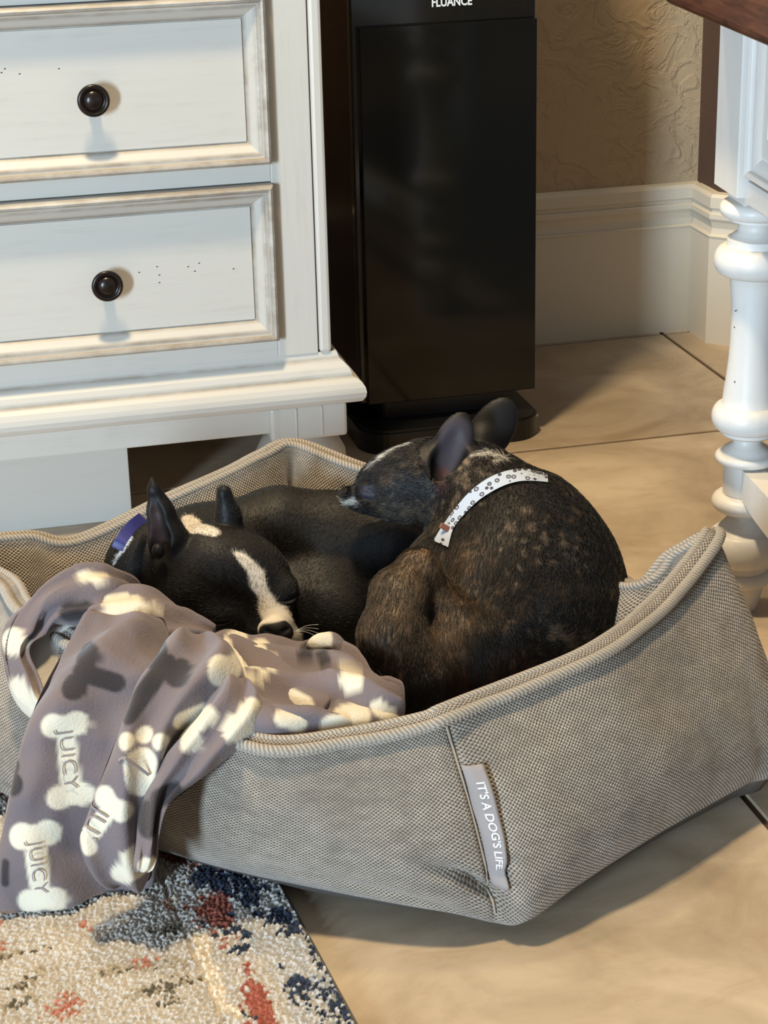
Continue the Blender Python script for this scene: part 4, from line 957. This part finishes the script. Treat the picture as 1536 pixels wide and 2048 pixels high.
# far ear
D.rc([(0.5149,1.745,0.2349,0.0145), (0.5225,1.745,0.2521,0.0145)], .012)
D.ell(((0.5316,1.745,0.2628),(0.0212,0.0366,0.0072),-31), .01)
def brindle_col(V, Nn):
    c = np.tile(np.array((.0085, .0065, .0055)), (len(V), 1))
    n1 = vnoise(V, 24, 1); n2 = vnoise(V * [1, 1, .45], 110, 2); n3 = vnoise(V, 190, 4); n4 = vnoise(V * [.5, .5, 1], 48, 8)
    m = seg_d(V, D.snap([(0.4025,1.55,0.2228,0.0304), (0.3789,1.53,0.1964,0.0388), (0.4068,1.55,0.2081,0.0305)]))
    leg_ = np.clip(1 - m / .05, 0, 1)
    sh = np.clip(1 - np.abs(seg_d(V, D.snap([(0.461,1.58,0.2034,0.0268), (0.4365,1.56,0.1761,0.0266)]))) / .05, 0, 1)
    lo = np.clip((.14 - V[:, 2]) / .07, 0, 1) * .7 + np.clip((.11 - V[:, 2]) / .05, 0, 1) * .3
    k = np.clip(.14 + .5 * n1 + .35 * n4 + .55 * leg_ + .30 * sh + .16 * lo, 0, 1.2) * np.clip(.55 + 1.1 * n2 + .8 * n3, 0, 1.4)
    paint(c, np.clip(k - .12, 0, 1) * .8, (.150, .078, .036))
    kn = np.clip(1 - seg_d(V, D.snap([(0.4062,1.55,0.2247,0.013), (0.3836,1.53,0.2099,0.0112)])) / .02, 0, 1)
    paint(c, np.clip(leg_ * .4 * (.6 + n1) + kn * .55 * (.8 + n2), 0, .8), (.19, .12, .065))
    rd = np.clip(1 - seg_d(V, D.snap([(0.4733,1.5,0.1156,0.0131), (0.4459,1.5,0.105,0.0131)])) / .03, 0, 1); paint(c, rd * .6 * (.5 + n2), (.11, .035, .016))
    n5 = vnoise(V * [1, 1, .6], 150, 21); n6 = vnoise(V, 20, 23)
    hd = np.clip(1 - seg_d(V, [(0.4284,1.72,0.228,0.0332), (0.4527,1.72,0.215,0.0333)]) / .02, 0, 1)
    paint(c, np.clip((n5 + .5 * n6 - .36) * 4, 0, .9) * (1 - hd), (.16, .11, .07))
    paint(c, np.clip(hd * (n3 * 1.6 + n2 - .25), 0, .7), (.14, .095, .06))
    ears = np.minimum(seg_d(V, [(0.474,1.71,0.2466,0.0283), (0.4954,1.72,0.286,0.0312)]), seg_d(V, [(0.5255,1.75,0.25,0.031), (0.554,1.765,0.2857,0.0359)]))
    paint(c, (.5 - ears / .006) * (V[:, 2] > .235), (.006, .0055, .006))
    W_ = (.62, .57, .48)
    s = seg_d(V, D.snap([(0.4085,1.735,0.241,0.0014), (0.4207,1.73,0.2536,0.0033), (0.4375,1.73,0.2613,0.0038), (0.4503,1.73,0.2634,0.0014)])); paint(c, .5 - s / .0016, W_)
    s = seg_d(V, D.snap([(0.3869,1.765,0.2003,0.0039), (0.396,1.755,0.2019,0.0043)])); paint(c, .5 - s / .0016, W_)
    s = seg_d(V, D.snap([(0.5051,1.72,0.2488,0.0024), (0.5234,1.715,0.2505,0.0043), (0.5318,1.71,0.2483,0.0043), (0.5158,1.69,0.2515,0.0019)])) + .004 * n2; paint(c, .5 - s / .003, W_)
    s = seg_d(V, D.snap([(0.3988,1.715,0.2256,0.0075), (0.4027,1.715,0.2251,0.0085)])); paint(c, .5 - s / .004, (.022, .020, .028))
    s = seg_d(V, D.snap([(0.4674,1.69,0.2444,0.0065), (0.479,1.685,0.2864,0.0158)])); paint(c, .9 * (.5 - s / .005), (.036, .030, .038))
    s = seg_d(V, D.snap([(0.4668,1.69,0.232,0.0056), (0.4684,1.69,0.2468,0.0047)])); paint(c, .7 * (.5 - s / .005), (.075, .026, .022))
    s = seg_d(V, D.snap([(0.4181,1.7,0.2112,0.0113), (0.4494,1.69,0.2063,0.0132)])); paint(c, np.clip(.6 * np.clip(.5 - s / .012, 0, 1) * (.6 + n2 + n3), 0, .6), (.16, .12, .075))
    s = seg_d(V, D.snap([(0.4138,1.7,0.2394,0.0037), (0.4236,1.7,0.2457,0.0028)])); paint(c, np.clip(.7 * np.clip(.5 - s / .008, 0, 1) * (.7 + n3), 0, .7), (.18, .10, .05))
    s = seg_d(V, D.snap([(0.477,1.65,0.2281,0.0083), (0.4529,1.65,0.2111,0.0065)])); paint(c, np.clip(.6 * np.clip(.5 - s / .01, 0, 1) * (.6 + n2 + n3), 0, .6), (.18, .14, .08))
    return c
rdog, rbody, V, F, Nn, col = animal('body', D, brindle_col, 'brindle dog curled up asleep in a pale spotted collar at the right of the bed', (.48, 1.6, .05), 'brindle_dog')
HN = np.array((0.4797,1.71,0.2257)); C0 = np.array((0.5094,1.63,0.1238))
def flow_r(P):
    q = P - C0; sw = np.cross(q, -CF); sw /= np.linalg.norm(sw, axis=1)[:, None] + 1e-9
    away = P - HN; away /= np.linalg.norm(away, axis=1)[:, None]; return sw * -.5 + away * .8
EYE = np.array((0.4003,1.715,0.2269)); EAR = np.array((0.4797,1.7,0.2694))
fur('coat', V, F, Nn, col, flow_r, 60000, .0085, rdog, .28, .00015, lambda c: (np.linalg.norm(c - EYE, axis=1) < .012) | (seg_d(c, [(0.4696,1.7,0.2381,0.016), (0.4772,1.7,0.2622,0.0263), (0.4896,1.7,0.2907,0.0205)]) < 0) | (seg_d(c, [(0.524,1.745,0.2519,0.0164), (0.5326,1.745,0.2637,0.026), (0.5452,1.745,0.2878,0.024)]) < 0)).location = (-.48, -1.6, -.05)
# spotted collar: follows the neck surface
dbvh = BVHTree.FromPolygons(V.tolist(), F.tolist())
path = catmull([(0.5587,1.66,0.2419), (0.5284,1.63,0.2599), (0.5007,1.61,0.2654), (0.4766,1.6,0.2588), (0.4602,1.6,0.2439), (0.4489,1.605,0.2265), (0.4426,1.61,0.2092)], 60)
width = np.interp(np.linspace(0, 1, 60), [0, .15, .4, .7, .82, 1], [.0042, .0058, .0062, .0046, .0044, .0070])
NC = 7; cv = np.zeros((60, NC, 3)); tg = np.gradient(path, axis=0); tg /= np.linalg.norm(tg, axis=1)[:, None]
for i in range(60):
    s = np.cross(tg[i], -CF); s /= np.linalg.norm(s)
    for j in range(NC):
        q = path[i] + s * width[i] * (j / (NC - 1) * 2 - 1); h = dbvh.ray_cast(Vector(q - CF * .25), Vector(CF), .6)
        cv[i, j] = (np.array(h[0]) - CF * .0042) if h[0] is not None else (np.nan, np.nan, np.nan)
ok = ~np.isnan(cv).any((1, 2)); cv = cv[ok]
for it in range(6): cv[1:-1] = (cv[:-2] + cv[1:-1] * 2 + cv[2:]) / 4
n1_ = len(cv); top = cv.reshape(-1, 3); bot = top + CF * .0026
idx = np.arange(n1_ * NC).reshape(n1_, NC); q = n1_ * NC
f1 = np.c_[idx[:-1, :-1].ravel(), idx[:-1, 1:].ravel(), idx[1:, 1:].ravel(), idx[1:, :-1].ravel()].tolist()
fs = f1 + [[a + q for a in f[::-1]] for f in f1]
per = list(idx[0]) + list(idx[1:, -1]) + list(idx[-1, ::-1][1:]) + list(idx[::-1, 0][1:-1])
fs += [[a, q + a, q + b, b] for a, b in zip(per, per[1:] + per[:1])]
LEO = mat('spotted_webbing', (.62, .64, .66), .7, .2); n = N(LEO); uvn = n.n('ShaderNodeUVMap')
vo = n.n('ShaderNodeTexVoronoi'); vo.inputs['Scale'].default_value = 165; vo.inputs['Randomness'].default_value = .6; n.l(uvn.outputs[0], vo.inputs['Vector'])
n.color(n.ramp(vo.outputs['Distance'], [(.0, (.30, .31, .35)), (.20, (.28, .29, .33)), (.24, (.05, .05, .07)), (.38, (.05, .05, .07)), (.43, (.40, .45, .53)), (1, (.40, .45, .53))]))
ul = np.concatenate([[0], np.cumsum(np.linalg.norm(np.diff(cv[:, 3], axis=0), axis=1))])
uv = np.stack([np.repeat(ul[:, None], NC, 1), np.repeat(np.linspace(0, .015, NC)[None], n1_, 0)], -1).reshape(-1, 2)
c2 = mesh('collar', np.concatenate([top, bot]) - [.48, 1.6, .05], fs, LEO, rdog, True, np.concatenate([uv, uv])); c2['label'] = 'white collar with dark spots'
c2.data.set_sharp_from_angle(angle=math.radians(40))
k = int(n1_ * .84); p = cv[k, 3] - CF * .002; t = cv[k + 1, 3] - cv[k - 1, 3]; t /= np.linalg.norm(t); s = np.cross(t, -CF); s /= np.linalg.norm(s)
bm = bmesh.new(); add_box(bm, -.0032, .0032, -.0075, .0075, -.0013, .0013, .001)
for v in bm.verts: v.co = Vector(p + t * v.co.x + s * v.co.y - CF * v.co.z - np.array([.48, 1.6, .05]))
ob = bmobj('leather_loop', bm, mat('brown_leather', (.15, .05, .035), .5), c2); ob['label'] = 'brown leather loop'
